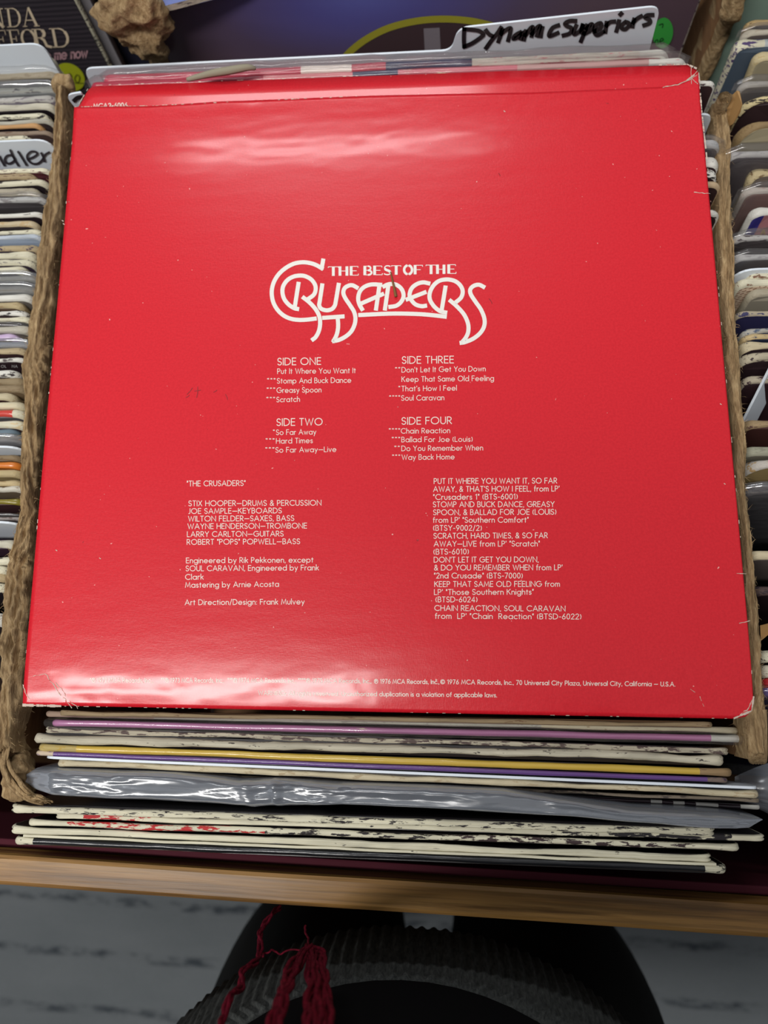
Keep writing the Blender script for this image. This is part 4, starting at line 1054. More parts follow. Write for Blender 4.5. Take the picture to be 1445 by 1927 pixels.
for p_ in ([(-330,1640),(-380,1700),(-330,1770),(-270,1740)],[(-230,1560),(-200,1770)],[(-220,1690),(-170,1660),(-140,1770)],[(-70,1690),(-120,1760),(-60,1765),(-50,1690),(-30,1770)],
  [(-5,1650),(25,1710),(65,1775)],[(205,1690),(160,1640),(95,1650),(70,1700),(95,1745),(150,1745),(205,1705)],[(145,1572),(175,1640),(215,1720),(252,1778)],[(250,1592),(300,1670),(360,1770)],
  [(385,1690),(450,1665),(505,1625),(480,1592),(420,1592),(372,1640),(382,1700),(440,1750),(510,1750),(560,1715),(585,1680)],[(560,1610),(585,1660),(605,1722)],[(590,1665),(620,1625),(665,1600)]):
    hand(p_, 4.1, CC, fn)
attach(R.build('marker_lettering', plain('worn_marker_ink', (58, 52, 58), .5), None), dc)
lcard('rounded blank white card above the orange edge in the left crate', 840, 38, -.016, R_=.010)
lcard('lowest blank white card in the left crate', 982, 34, -.014, R_=.012)
# tiny pale print on one black sleeve
tm = LM(TINY); to = tm @ Vector((0, -TINY['T'] / 2 - .0004, TINY['H'] - .01)); tn = (tm.to_3x3() @ Vector((0, -1, 0))).normalized()
R = Ribbons(); line(R, "OL NA", 2, 33, 691, 691, 4.5, lambda p: UP(p[0], p[1], to, tn) + tn * .0002, .2, .3, 1.6)
attach(R.build('small_lettering', plain('pale_print', (196, 190, 190), .5), None), TINY)
# ------------------------------------------------------------------ right crate
RG = 'worn record sleeves in the right crate'
def weave_mat():
    t = NT('brown_weave_print'); t.rough(.5)
    ck = t.n('ShaderNodeTexBrick'); ck.inputs['Scale'].default_value = 1.0
    ck.inputs['Color1'].default_value = srgb(120, 78, 58); ck.inputs['Color2'].default_value = srgb(140, 94, 72); ck.inputs['Mortar'].default_value = srgb(206, 184, 160)
    ck.inputs['Mortar Size'].default_value = .18; ck.inputs['Brick Width'].default_value = .9; ck.inputs['Row Height'].default_value = .5
    tc = t.n('ShaderNodeTexCoord'); mp = t.n('ShaderNodeMapping'); mp.inputs['Scale'].default_value = (300, 300, 300); mp.inputs['Rotation'].default_value = (math.radians(90), 0, .6)
    t.l(tc.outputs['Object'], mp.inputs['Vector']); t.l(mp.outputs[0], ck.inputs['Vector'])
    t.base(ck.outputs['Color']); return t.m
def stripes(cols):
    "printed vertical colour fields on a cover, from its left edge (metres, colour)"
    t = NT('printed_colour_fields'); t.rough(.35)
    tc = t.n('ShaderNodeTexCoord'); sp = t.n('ShaderNodeSeparateXYZ'); t.l(tc.outputs['Object'], sp.inputs[0])
    a = t.n('ShaderNodeMath', operation='MULTIPLY_ADD'); t.l(sp.outputs[0], a.inputs[0]); a.inputs[1].default_value = 1 / .312; a.inputs[2].default_value = .5
    o = t.ramp(a.outputs[0], [(m / .312, srgb(*c)) for m, c in cols])
    for nd in t.t.nodes:
        if nd.type == 'VALTORGB': nd.color_ramp.interpolation = 'CONSTANT'
    t.base(o); return t.m
def right_row(y, xl, T, label, face=(44,36,40), edge=None, h=-.02, lean=9, **kw):
    P = U(xl, y, h); kw.setdefault('rl', .004); kw.setdefault('rough', 1.4)
    return sleeve(label, (P.x, P.y), (P.x + .312, P.y - .003), h, T, lean=lean, face=face, edge=edge or E_(CREAM,(44,36,40),.3), group=RG, **kw)
RROWS = [
 (44,1410,.0034,'tan board edge with dark ribbed face, farthest back in the right crate',(62,48,46),E_((206,176,124),(60,44,40),.4),dict(rough=2)),
 (63,1402,.0036,'cream sleeve edge in film behind the blue grey one at right',(120,104,96),E_((226,216,196),(190,172,150),.3),dict(bag=FILM)),
 (84,1388,.0052,'blue grey sleeve with a chipped purple, cream and red side edge',(84,98,114),None,dict(segs=[(0,E_(CREAM,(76,58,104),.5)),(.03,E_((200,206,206),(84,98,114),.5))],rough=1.6,lean=5)),
 (107,1424,.0052,'buff card sleeve with worn cream edge in front of the blue grey one',(176,164,134),E_((222,204,158),(190,168,120),.4),dict(rough=1.6)),
 (160,1396,.0040,'sparkling bagged sleeve below the buff card one at right',(120,114,112),E_((190,184,176),(150,144,138),.4),dict(bag=FILM)),
 (190,1396,.0038,'black maroon sleeve with torn cream edge and round corner at right',(54,36,40),E_((230,212,160),(40,30,32),.5),dict(rough=2.4,rl=.012)),
 (236,1400,.0044,'buff faced sleeve with furry tan edge at right',(182,170,140),E_((170,142,98),(130,104,70),.4),dict(rough=2.4,rl=.010)),
 (293,1372,.0042,'grey bagged sleeve with its corner over the right crate rim',(88,80,86),E_((196,192,190),(140,136,136),.4),dict(bag=FILM,h=-.012)),
 (325,1417,.0044,'sleeve with cream crumbling corner below the bag over the rim',(110,98,88),E_((226,206,160),(120,96,66),.4),dict(rough=2.6)),
 (360,1404,.0036,'bagged tan pink sleeve above the red and blue one at right',(150,120,112),E_((206,196,186),(170,150,140),.4),dict(bag=FILM)),
 (400,1418,.0046,'sleeve with blue, pink and red fields and torn white edge at right',None,E_(WHITE,(200,170,160),.14),dict(rough=2.4,fm='stripes')),
 (449,1384,.0036,'dark bagged sleeve, upper of two bags above the white card at right',(70,60,62),E_((200,196,192),(80,70,72),.45),dict(bag=FILM)),
 (486,1383,.0036,'clear bagged sleeve, lower of two bags above the white card at right',(92,88,90),E_((206,204,202),(150,146,146),.4),dict(bag=FILM)),
 (519,1411,.0040,'brown woven print sleeve with cream edge behind its twin at right',None,E_(CREAM,(120,84,64),.5),dict(fm='weave')),
 (533,1390,.0044,'brown woven print sleeve in front of its twin at right',None,E_(CREAM,(120,84,64),.3),dict(fm='weave')),
 (552,1414,.0040,'plain grey buff sleeve in front of the woven prints',(158,150,132),E_((190,180,156),(160,150,128),.4),{}),
 (592,1388,.0030,'navy blue sleeve with chipped cream corner at right',(56,54,92),E_((200,186,160),(56,54,92),.5),dict(rough=1.4)),
 (624,1402,.0034,'slate edged worn sleeve right below the navy blue one',(54,60,84),E_((190,186,176),(70,84,108),.5),{}),
 (634,1404,.0034,'tan worn sleeve, second below the navy blue one',(54,60,84),E_((222,196,146),(64,70,90),.35),{}),
 (650,1400,.0040,'cream worn sleeve, third below the navy blue one',(52,38,42),E_((222,206,170),(54,60,80),.3),dict(rough=2)),
 (674,1394,.0040,'cream frayed sleeve with dark face above the tilted white card',(58,42,46),E_((216,204,176),(60,44,46),.4),dict(rough=2.2,rl=.008)),
 (716,1402,.0034,'maroon black sleeve behind the tilted white card at right',(60,40,44),E_((196,184,160),(64,44,46),.5),{}),
 (800,1406,.0040,'maroon sleeve with tan furry edge below the tilted white card',(80,48,44),E_((176,150,112),(84,54,48),.4),dict(rough=2)),
 (850,1404,.0046,'grey green sleeve edge in the lower half of the right crate',(120,116,104),E_((176,174,152),(140,138,120),.4),dict(rough=.8)),
 (874,1410,.0050,'silver and tan sleeve below the grey green edge',(170,146,100),E_((214,206,196),(170,140,96),.4),dict(rough=1.6,rl=.010)),
 (921,1408,.0046,'glossy film wrapped dark sleeve with sharp glints at right',(70,62,64),E_((120,112,112),(80,72,74),.4),dict(bag=FILMG)),
 (1045,1412,.0042,'smooth cream sleeve edge with grey brown face low in the right crate',(120,108,104),E_((232,216,180),(220,200,160),.3),dict(rough=.6)),
 (1112,1424,.0036,'black sleeve between the grey brown face and the lower tan flap',(52,38,42),E_((90,70,66),(52,38,42),.5),{}),
 (1236,1434,.0042,'cream sleeve edge low in the right crate, fifth from its front',(62,40,46),E_(CREAM,(60,44,46),.3),dict(rough=1.8)),
 (1262,1436,.0044,'pale frayed sleeve edge low in the right crate, fourth from its front',(62,40,46),E_((226,218,196),(150,136,116),.3),dict(rough=2)),
 (1284,1441,.0034,'red edged sleeve low in the right crate',(150,36,44),glossy_edge((176,44,50),.1),{}),
 (1302,1441,.0034,'purple film wrapped sleeve low in the right crate',(80,66,116),glossy_edge((100,84,140),.1),dict(bag=FILM)),
]
for (y, xl, T, lab, fc, ed, kw), T in zip(RROWS, fit_T(RROWS, [507], .86)):
    kw = dict(kw); fm = kw.pop('fm', None)
    if fm == 'weave': kw['facemat'] = MC.setdefault('weave', weave_mat())
    if fm == 'stripes': kw['facemat'] = stripes([(0,(60,54,130)),(.004,(176,120,124)),(.018,(70,40,60)),(.022,(190,40,50))])
    o_ = right_row(y, xl, T, lab, fc or (90,60,50), ed, **kw)
    if y == 400: FIELD = o_
tm = LM(FIELD); to = tm @ Vector((0, -FIELD['T'] / 2 - .0004, FIELD['H'] - .02)); tn = (tm.to_3x3() @ Vector((0, -1, 0))).normalized()
R = Ribbons()
for p_ in ([(1431,442),(1437,432),(1439,441)],[(1434,438),(1439,438)]): hand(p_, 1.5, lambda p: p, lambda p: UP(p[0], p[1], to, tn) + tn * .0002)
attach(R.build('small_lettering', plain('yellow_print', (206, 176, 60), .5), None), FIELD)
def rcard(label, pts, rad, lean=9):
    return divider(label, round_poly(pts, rad), .0011, lean=lean)
q = U(1384, 507, -.016); up9 = Vector((0, math.sin(math.radians(9)), math.cos(math.radians(9))))
rcard('rounded white divider card in front of two bags in the right crate', [q - up9 * .05, q, q + Vector((.30, -.002, 0)), q + Vector((.30, -.002, 0)) - up9 * .03], [.011, .004])
p1 = U(1400, 792, -.034); p2 = U(1452, 690, -.012)
rr_ = empty('divider_card', ((p1 + p2) / 2))
d_ = (p2 - p1)
vs = []
n9 = Vector((.55, -.62, .3)).normalized(); wv_ = n9.cross(d_).normalized() * .016
for o in (0, 1):
    for a, b in ((-.3, 0), (1.4, 0), (1.4, 1), (-.3, 1)):
        vs.append(p1 + d_ * a + wv_ * b * (1 if wv_.z < 0 else -1) - n9 * .0012 * o - (p1 + p2) / 2)
mesh('card', vs, [(0,1,2,3),(7,6,5,4),(0,4,5,1),(1,5,6,2),(2,6,7,3),(3,7,4,0)], (WHITE_CARD,), rr_)
tag(rr_, 'tilted white divider card standing askew in the right crate', 'divider', 'white divider cards')
# slack bag of the front record of the right crate, seen beside the pine rail
P = U(1384, 1450, -.05)
fb = sleeve('dark record in a slack bag at the front of the right crate', (P.x, P.y), (P.x + .312, P.y - .006), -.05, .0045, lean=2, face=(46,46,50), edge=E_((70,70,74),(50,50,54),.4), name='bagged_record_sleeve', rl=.03)
pts = [(1380,1468),(1398,1448),(1425,1436),(1460,1430),(1460,1500),(1452,1548),(1420,1530),(1396,1505)]
def bag2(i, j):
    u = i / 23; v = j / 23
    a = U(lerp(1384, 1500, u), lerp(1462 - 34 * math.sin(u * 1.6), 1500 + 56 * u, v), -.046)
    return (a.x, a.y, Z0 - .047 + .006 * math.sin(math.pi * v) * math.sin(min(1, u * 2.2) * 1.57) + .001 * nz(a.x * 60, a.y * 60, 3) - .012 * max(0, v - .8) / .2)
vs, fs = grid(24, 24, bag2)
attach(mesh('plastic_bag', vs, fs, (BAGM.m,), None, True), fb)

# ------------------------------------------------------------------ rear row
def rear_rec(label, xr_px, y_px, yplane, W, htop, face, right=True, lean=2.5, **kw):
    q = UP(xr_px, y_px, Vector((0, yplane, 0)), Vector((0, -1, 0)))
    # walk up to the top edge along the lean
    X = q.x
    P = (X - W, yplane) if right else (X, yplane); Q = (X, yplane) if right else (X + W, yplane)
    return sleeve(label, P, Q, htop, .0034, lean=lean, face=face, **kw), X
def linda_mat():
    t = NT('black_ribbed_print'); t.rough(.34)
    wv = t.n('ShaderNodeTexWave', wave_type='BANDS', bands_direction='Z'); wv.inputs['Scale'].default_value = 100; wv.inputs['Distortion'].default_value = 1.
    t.l(t.coord((1, 1, 1), False), wv.inputs['Vector'])
    t.base(t.mix(wv.outputs['Fac'], srgb(46, 42, 48), srgb(66, 60, 66))); return t.m
HT = -0.001
lin, _x = rear_rec('black record cover lettered in cream capitals at the top left', 176, 60, .392, .314, HT, (56, 50, 56), edge=E_(CREAM,(46,42,48),.5), facemat=linda_mat())
lM = LM(lin); lo = lM @ Vector((0, -.0017 - .0002, .1)); ln = (lM.to_3x3() @ Vector((0, -1, 0))).normalized()
onl = lambda p: UP(p[0], p[1], lo, ln) + ln * .0004
R = Ribbons()
dk, dn_ = .26, .055
DID = {'N': [(L(.12,0,.12,1),dn_),(L(.86,0,.86,1),dn_),(L(.1,1,.88,.0),.14),(L(0,.98,.22,.98),dn_),(L(.72,.98,1,.98),dn_),(L(0,.02,.24,.02),dn_)],
 'D': [(L(.2,0,.2,1),.14),(L(0,.98,.5,.98),dn_),(L(0,.02,.5,.02),dn_),(A(.45,.5,.43,.48,90,40),.08),(A(.45,.5,.43,.48,40,-40),.14),(A(.45,.5,.43,.48,-40,-90),.08)],
 'A': [(L(.12,.02,.46,1),dn_),(L(.46,1,.84,0),.14),(L(.24,.33,.66,.33),dn_),(L(0,.02,.26,.02),dn_),(L(.66,.02,1,.02),dn_)],
 'F': [(L(.25,0,.25,1),.14),(L(.02,.98,.9,.98),dn_),(L(.25,.52,.65,.52),dn_),(L(.9,.98,.92,.74),dn_),(L(.65,.66,.65,.38),dn_),(L(.02,.02,.5,.02),dn_)],
 'O': [(A(.5,.5,.40,.48,120,240),.14),(A(.5,.5,.40,.48,-60,60),.14),(A(.5,.5,.40,.48,60,120),.06),(A(.5,.5,.40,.48,240,300),.06)],
 'R': [(L(.2,0,.2,1),.14),(L(0,.98,.45,.98),dn_),(L(0,.02,.42,.02),dn_),(A(.42,.755,.28,.22,90,50),.08),(A(.42,.755,.28,.22,50,-50),.18),(A(.42,.755,.28,.22,-50,-90),.08),(L(.2,.53,.45,.53),dn_),([(.45,.53),(.62,.4),(.72,.1),(1,.02)],.14)],
 'I': [(L(.5,0,.5,1),.4),(L(.1,.98,.9,.98),dn_),(L(.1,.02,.9,.02),dn_)],
 'L': [(L(.25,0,.25,1),.14),(L(.02,.98,.5,.98),dn_),(L(.02,.02,.95,.02),dn_),(L(.95,.02,.95,.3),dn_)],
 'C': [(A(.5,.5,.42,.48,120,240),.14),(A(.5,.5,.42,.48,60,120),.07),(A(.5,.5,.42,.48,240,310),.07)]}
def did(ch, bx, by, tx, ty, wpx, slope):
    "letter with its lower left corner at (bx, by), upper left at (tx, ty)"
    for pts, k in DID[ch]:
        R.add([(bx + (tx - bx) * v + u * wpx, by + (ty - by) * v + slope * u * wpx) for u, v in pts], k * wpx * (1 if k > .1 else .9), onl, False)
for ch, bx, wpx in (('L',-82,30),('I',-47,14),('N',-26,38),('D',14,29),('A',43,32)):
    did(ch, bx, 51 - .035 * bx, bx - 5 - (0 if bx > 0 else 2), 15 - .035 * bx, wpx, -.035)
for ch, bx, wpx in (('C',-84,30),('L',-48,26),('I',-20,12),('F',-6,24),('F',19,24),('O',42,31),('R',66,32),('D',99,36)):
    did(ch, bx, 92 - .035 * bx, bx - 7, 56 - .035 * bx, wpx, -.035)
attach(R.build('artist_lettering', plain('cream_print', (226, 206, 176), .5), None), lin)
R = Ribbons()
line(R, "see me now", 68, 164, 113.5, 107, 18, onl, .17, .2, .5)
attach(R.build('song_lettering', plain('dusty_pink_print', (190, 150, 156), .5), None), lin)
def sticker(cx, cy, rx, ry, rot, mapf, mat, nrm, name='price_sticker'):
    vs = [mapf((cx, cy)) + nrm * .0005]
    for k in range(36):
        a = 2 * math.pi * k / 36; u, v = rx * math.cos(a), ry * math.sin(a); c, s = math.cos(rot), math.sin(rot)
        vs.append(mapf((cx + u * c - v * s, cy + u * s + v * c)) + nrm * .0004)
    return mesh(name, vs, [(0, 1 + k, 1 + (k + 1) % 36) for k in range(36)], (mat,), None)
sk = sticker(131, 143, 31, 24, .62, onl, plain('olive_yellow_label', (176, 184, 36), .5), ln); attach(sk, lin); 
R = Ribbons(); on_s = lambda p: onl(p) + ln * .0007
for p_ in ([(118,147),(119,141)],[(130,136),(128,141),(130,147),(134,147),(135,141),(132,136),(130,136)],[(145,138),(141,144),(143,151),(148,152),(150,146),(149,140),(145,138)]): hand(p_, 1.6, lambda p: p, on_s)
hand([(136,153),(147,154),(158,154)], 1.2, lambda p: p, on_s)
attach(R.build('price_lettering', plain('pencil_ink', (70, 72, 24), .5), None), lin)
gr, _ = rear_rec('grey bordered black sleeve showing as a strip beside the lettered black one', 205, 60, .398, .314, HT, (150, 146, 150), segs=[(0,E_((60,48,44),(40,34,34),.5)),(.97,glossy_edge((46,38,38),.25,(150,140,120)))], rough=.8)
nv, _ = rear_rec('navy black sleeve behind the grey strip, left of the crumpled pulp', 262, 60, .406, .314, HT, (40, 40, 54), edge=E_((70,66,70),(40,40,54),.6))
def purple_mat():
    t = NT('night_sky_cover_print'); t.rough(.28); t.p.inputs['Coat Weight'].default_value = .2
    tc = t.n('ShaderNodeTexCoord'); mp = t.n('ShaderNodeMapping'); mp.inputs['Location'].default_value = (0.2, 0, -5.25); mp.inputs['Scale'].default_value = (8.0, 0, 16)
    t.l(tc.outputs['Object'], mp.inputs['Vector'])
    gd = t.n('ShaderNodeTexGradient', gradient_type='SPHERICAL'); t.l(mp.outputs[0], gd.inputs[0])
    g2 = t.n('ShaderNodeMapping')
    t.base(t.ramp(gd.outputs['Fac'], [(0, srgb(96, 76, 86)), (.3, srgb(90, 74, 98)), (.7, srgb(86, 80, 142)), (1, srgb(94, 96, 170))]))
    return t.m
ypp = .378
pq = UP(1296, 40, Vector((0, ypp, 0)), Vector((0, -1, 0)))
pur = sleeve('dark violet record cover with a yellow ring behind the lettered tab', (pq.x - .312, ypp), (pq.x, ypp), HT, .0034, lean=2.5, face=(52, 42, 56), edge=E_((200,190,180),(60,50,60),.5), facemat=purple_mat())
pM = LM(pur); po = pM @ Vector((0, -.0019, .1)); pn = (pM.to_3x3() @ Vector((0, -1, 0))).normalized()
onp = lambda p: UP(p[0], p[1], po, pn) + pn * .0004
R = Ribbons()
ring = [(640,118),(660,95),(690,72),(730,52),(775,40),(820,35),(865,36),(905,42),(945,54),(975,70),(990,90)]
hand(ring, 13, lambda p: p, onp)
attach(R.build('yellow_ring', plain('ring_yellow_print', (158, 150, 44), .4), None), pur)
R = Ribbons(); onp2 = lambda p: onp(p) - pn * .0002
vs = [onp2((815, 110))] + [onp2(p) for p in ring]
attach(mesh('ring_field', vs, [(0, k, k + 1) for k in range(1, len(ring))], (plain('dark_brown_print', (66, 48, 50), .4),), None), pur)
R = Ribbons()
R.add([(812, 52), (815, 110)], 30, lambda p: onp(p) - pn * .0001, False)
attach(R.build('light_beam', plain('grey_beam_print', (128, 118, 122), .4), None), pur)
gs = sticker(1247, 60, 19, 29, .12, onp, plain('bright_green_label', (62, 168, 70), .5), pn); attach(gs, pur)
R = Ribbons(); onps = lambda p: onp(p) + pn * .0007
for p_ in ([(1232,82),(1233,74),(1237,72),(1238,80)],[(1241,76),(1248,72),(1245,69),(1241,74),(1244,80),(1249,77)],[(1240,44),(1247,42),(1246,49)]): hand(p_, 1.6, lambda p: p, onps)
attach(R.build('price_lettering', plain('sticker_ink', (20, 60, 30), .5), None), gs.parent)
# teal cover at the right
tq = UP(1342, 120, Vector((0, .372, 0)), Vector((0, -1, 0)))
sleeve('dull teal green record cover behind the right crate', (tq.x, .374), (tq.x + .312, .374), HT, .0034, lean=2.5, face=(150, 174, 158), edge=E_((190,190,176),(84,104,92),.5))
# rear centre crate
rcr = empty('cardboard_crate', (pq.x - .15, .54, Z0 + FLOOR_H))
tag(rcr, 'rear cardboard crate with crumpled pulp corner holding the violet cover', 'crate', 'cardboard record crates')
we = UP(1352, 90, Vector((0, .366, 0)), Vector((0, -1, 0)))
box_('bottom', pq.x - .33, we.x + .004, .366, .70, Z0 + FLOOR_H - .0038, Z0 + FLOOR_H - .0013, rcr)
# right wall with torn front edge
vs, fs = grid(40, 14, lambda i, j: (lambda z, t: (we.x + (t - .5) * .0085 + .0009 * nz(z * 90, t * 3, 2), .3655 + .0022 * nz(z * 130, t * 2.5, 5) + .0014 * nz(z * 40, 1, 7) + .003 * abs(2 * t - 1) ** 3 + (.0 if j not in (0, 13) else .02), Z0 + z))(lerp(-.13, .04, i / 39), j / 13))
attach(mesh('torn_rim', vs, fs, (CARD,), None, True), rcr)
box_('side_wall', we.x - .0042, we.x + .0036, .372, .70, Z0 + FLOOR_H + .0005, Z0 + .036, rcr)
lw_ = UP(286, 100, Vector((0, .366, 0)), Vector((0, -1, 0)))
bu = UP(1388, 20, Vector((0, .363, 0)), Vector((0, -1, 0)))
wad('pulp_wad', (bu + Vector((-.003, 0, .004)), (.0045, .0035, .012)), 9, rcr, .004, 4)
cw = UP(258, 40, Vector((0, .361, 0)), Vector((0, -1, 0)))
wad('pulp_wad', (cw, (.0165, .0075, .021)), 2, rcr, .0062)
wad('pulp_wad', (UP(292, 100, Vector((0, .364, 0)), Vector((0, -1, 0))), (.0062, .004, .019)), 6, rcr, .003, 4)
box_('side_wall', lw_.x - .003, lw_.x + .003, .3705, .70, Z0 + FLOOR_H + .0005, Z0 - .01, rcr)
# blue sleeve lying over the rear crate, only its worn near corner in view
b0 = U(294, 27, .002); b1 = U(430, -8, .002)
bd = (b1 - b0).normalized(); bn = Vector((-bd.y, bd.x, 0))
bl = empty('record_sleeve', b0)
mk = lambda a, b, z: bd * a + bn * b + Vector((0, 0, z))
N = 60
vs, fs = [], []
for k in range(N + 1):
    a = .312 * k / N; j = .0006 * nz(a * 120, 3) ; 
    for z in (0, .0036): vs.append(mk(a, j, z))
for k in range(N): fs.append((2 * k, 2 * k + 2, 2 * k + 3, 2 * k + 1))
mesh('worn_edge', vs, fs, (E_((222,210,190),(120,110,110),.35),), bl)
for nm, z, rev in (('cover_board', .0036, False), ('cover_board', 0, True)):
    v = [mk(0, 0, z), mk(.312, 0, z), mk(.312, .312, z), mk(0, .312, z)]
    mesh(nm, v, [(3, 2, 1, 0) if rev else (0, 1, 2, 3)], (cover_face((92, 108, 176)),), bl)
v = [mk(0, 0, 0), mk(0, .312, 0), mk(0, .312, .0036), mk(0, 0, .0036)]
mesh('worn_edge', v, [(0, 1, 2, 3), ], (E_((222,210,190),(120,110,110),.35),), bl)
tag(bl, 'blue record sleeve lying over the rear crate, its chipped corner at the top', 'record')
# ------------------------------------------------------------------ the person leaning over the bin
hp = U(800, 1757, -.10)
PX, PYF = hp.x - .010, hp.y
PYC = PYF - .128
def skin_body(name, verts, edges, radii, mat, parent, sub=2, root=0, smooth=True):
    me = bpy.data.meshes.new(name); me.from_pydata([tuple(v) for v in verts], edges, [])
    me.materials.append(mat)
    o = bpy.data.objects.new(name, me); COL.objects.link(o)
    bm = bmesh.new(); bm.from_mesh(me); bm.verts.ensure_lookup_table()
    lay = bm.verts.layers.skin.verify()
    for i, v in enumerate(bm.verts):
        r = radii[i]; v[lay].radius = r if isinstance(r, tuple) else (r, r); v[lay].use_root = (i == root)
    bm.to_mesh(me); bm.free()
    sk = o.modifiers.new('skin', 'SKIN'); sk.use_smooth_shade = True; sk.branch_smoothing = .6
    sb = o.modifiers.new('smooth', 'SUBSURF'); sb.levels = sub; sb.render_levels = sub
    if parent is not None: attach(o, parent)
    return o
SKIN = plain('skin_tone', (206, 158, 130), .5); KNIT = plain('black_knit', (17, 16, 18), .95, .1)
TROU = plain('charcoal_trousers', (42, 44, 44), .95, .1); HAIR = plain('dark_brown_hair', (48, 34, 26), .6)
def hem_mat():
    t = NT('charcoal_ribbed_knit'); t.rough(.95); t.p.inputs['Specular IOR Level'].default_value = .1
    n = t.noise(t.coord((700, 700, 160), False), 1, 3)
    t.base(t.ramp(n, [(.3, srgb(56, 58, 57)), (.7, srgb(86, 88, 86))])); t.bump(n, .5, .001); return t.m
C_ = Vector((PX, PYC, 0))
wr = C_ + Vector((.218, -.04, .90))
bv = [(0,0,.93),(0,.0,1.10),(0,.0,1.28),(0,-.01,1.42),(0,.01,1.49),(0,.10,1.56),(0,.10,1.645),
      (.17,-.01,1.385),(.228,-.06,1.13),None,(-.17,-.01,1.385),(-.225,-.06,1.13),(-.215,-.04,.90),
      (.085,-.01,.86),(.095,.01,.50),(.095,-.05,.09),(.105,.08,.035),(-.062,-.01,.86),(-.082,.01,.50),(-.095,-.05,.09),(-.105,.08,.035),
      (-.212,-.03,.83),(.212,-.03,.83)]
bvw = [C_ + Vector(v) if v else wr for v in bv]
be = [(0,1),(1,2),(2,3),(3,4),(4,5),(5,6),(3,7),(7,8),(8,9),(3,10),(10,11),(11,12),(0,13),(13,14),(14,15),(15,16),(0,17),(17,18),(18,19),(19,20),(12,21),(9,22)]
br = [(.085,.07),(.105,.08),(.125,.085),(.075,.06),(.052,.05),(.07,.078),(.07,.082),.05,.04,.026,.05,.04,.026,.062,.05,.036,.03,.055,.05,.036,.03,(.034,.016),(.034,.016)]
person = skin_body('person', bvw, be, br, SKIN, None)
person.location = (0, 0, 0)
tag(person, 'person in black jumper with grey ribbed hem and charcoal trousers at the bin', 'person')
# face: nose, eyes, mouth, ears; hair
hd = C_ + Vector((0, .104, 1.60))
def blob(name, c, r, mat, sub=3, parent=person):
    bm = bmesh.new(); bmesh.ops.create_icosphere(bm, subdivisions=sub, radius=1)
    for v in bm.verts: v.co = Vector(c) + Vector((v.co.x * r[0], v.co.y * r[1], v.co.z * r[2]))
    return attach(from_bm(name, bm, (mat,), None, True), parent)
blob('nose', hd + Vector((0, .083, -.008)), (.013, .018, .022), SKIN)
for s in (-1, 1):
    blob('eye', hd + Vector((.031 * s, .066, .016)), (.013, .011, .008), plain('eye_white', (226, 222, 216), .2))
    blob('ear', hd + Vector((.076 * s, .0, .0)), (.009, .02, .03), SKIN)
blob('mouth', hd + Vector((0, .074, -.046)), (.023, .008, .006), plain('lips', (166, 92, 86), .45))
hv, hf = grid(24, 24, lambda i, j: tuple(hd + Vector((.086 * math.sin(math.pi * .62 * i / 23) * math.cos(2 * math.pi * j / 23), -.012 + .098 * math.sin(math.pi * .62 * i / 23) * math.sin(2 * math.pi * j / 23) * (1 if math.sin(2 * math.pi * j / 23) < 0 else (.74 if i > 12 else .95)), .028 + .092 * math.cos(math.pi * .62 * i / 23) + (.05 * max(0, math.sin(2 * math.pi * j / 23)) * max(0, i - 12) / 11)))))
attach(mesh('hair', hv, hf, (HAIR,), None, True), person)
# fingers of both hands
def finger(pts, r0, name='finger'):
    n = len(pts); return skin_body(name, pts, [(i, i + 1) for i in range(n - 1)], [r0 * (1 - .12 * i) for i in range(n)], SKIN, person, 1)
for lh, sd_ in ((bvw[21], 1), (bvw[22], -1)):
    for k, dx in enumerate((-.026, -.009, .009, .026)):
        ln_ = (.8, 1.0, 1.05, .9)[k]; dx *= sd_
        finger([lh + Vector((dx, .006, 0)), lh + Vector((dx, .016, -.035 * ln_)), lh + Vector((dx, .030, -.062 * ln_)), lh + Vector((dx, .046, -.078 * ln_))], .0085)
    finger([lh + Vector((.028 * sd_, .012, .03)), lh + Vector((.046 * sd_, .03, .0)), lh + Vector((.046 * sd_, .044, -.028))], .0098, 'thumb')
# jumper: torso, sleeves
def ring_loft(name, rings, seg, mat, parent, fn=None):
    vs = []
    for (z, a, b, yo) in rings:
        for k in range(seg):
            t = 2 * math.pi * k / seg; p = Vector((a * math.cos(t), b * math.sin(t), 0))
            if fn: p = fn(p, t, z)
            vs.append(C_ + p + Vector((0, yo, z)))
    fs = [(i * seg + k, i * seg + (k + 1) % seg, (i + 1) * seg + (k + 1) % seg, (i + 1) * seg + k) for i in range(len(rings) - 1) for k in range(seg)]
    return attach(mesh(name, vs, fs, (mat,), None, True), parent)
HZ = Z0
TB = U(735, 1842, -.042).y - PYC
torso = [(HZ-.054,.122,TB-.008,0),(HZ-.044,.128,TB-.001,0),(HZ-.03,.131,TB,0),(HZ+.0,.134,TB,0),(HZ+.08,.140,TB,0),(HZ+.2,.155,.114,.004),(HZ+.33,.185,.118,.012),(HZ+.42,.20,.11,-.012),(HZ+.47,.15,.09,-.014),(HZ+.505,.078,.068,-.008),(HZ+.53,.064,.06,.0)]
ring_loft('jumper_body', torso, 64, KNIT, person)
nrib = 150
ring_loft('ribbed_hem', [(HZ-.128,.142,.116,0),(HZ-.124,.150,.123,0),(HZ-.115,.153,.127,0),(HZ-.09,.153,.126,0),(HZ-.062,.150,.122,0),(HZ-.050,.134,TB-.002,0),(HZ-.044,.120,TB-.012,0)], nrib * 8, hem_mat(), person,
          lambda p, t, z: p * (1 + (.006 * math.sin(nrib * t)) + .006 * nz(math.cos(t) * 9, math.sin(t) * 9, z * 12)))
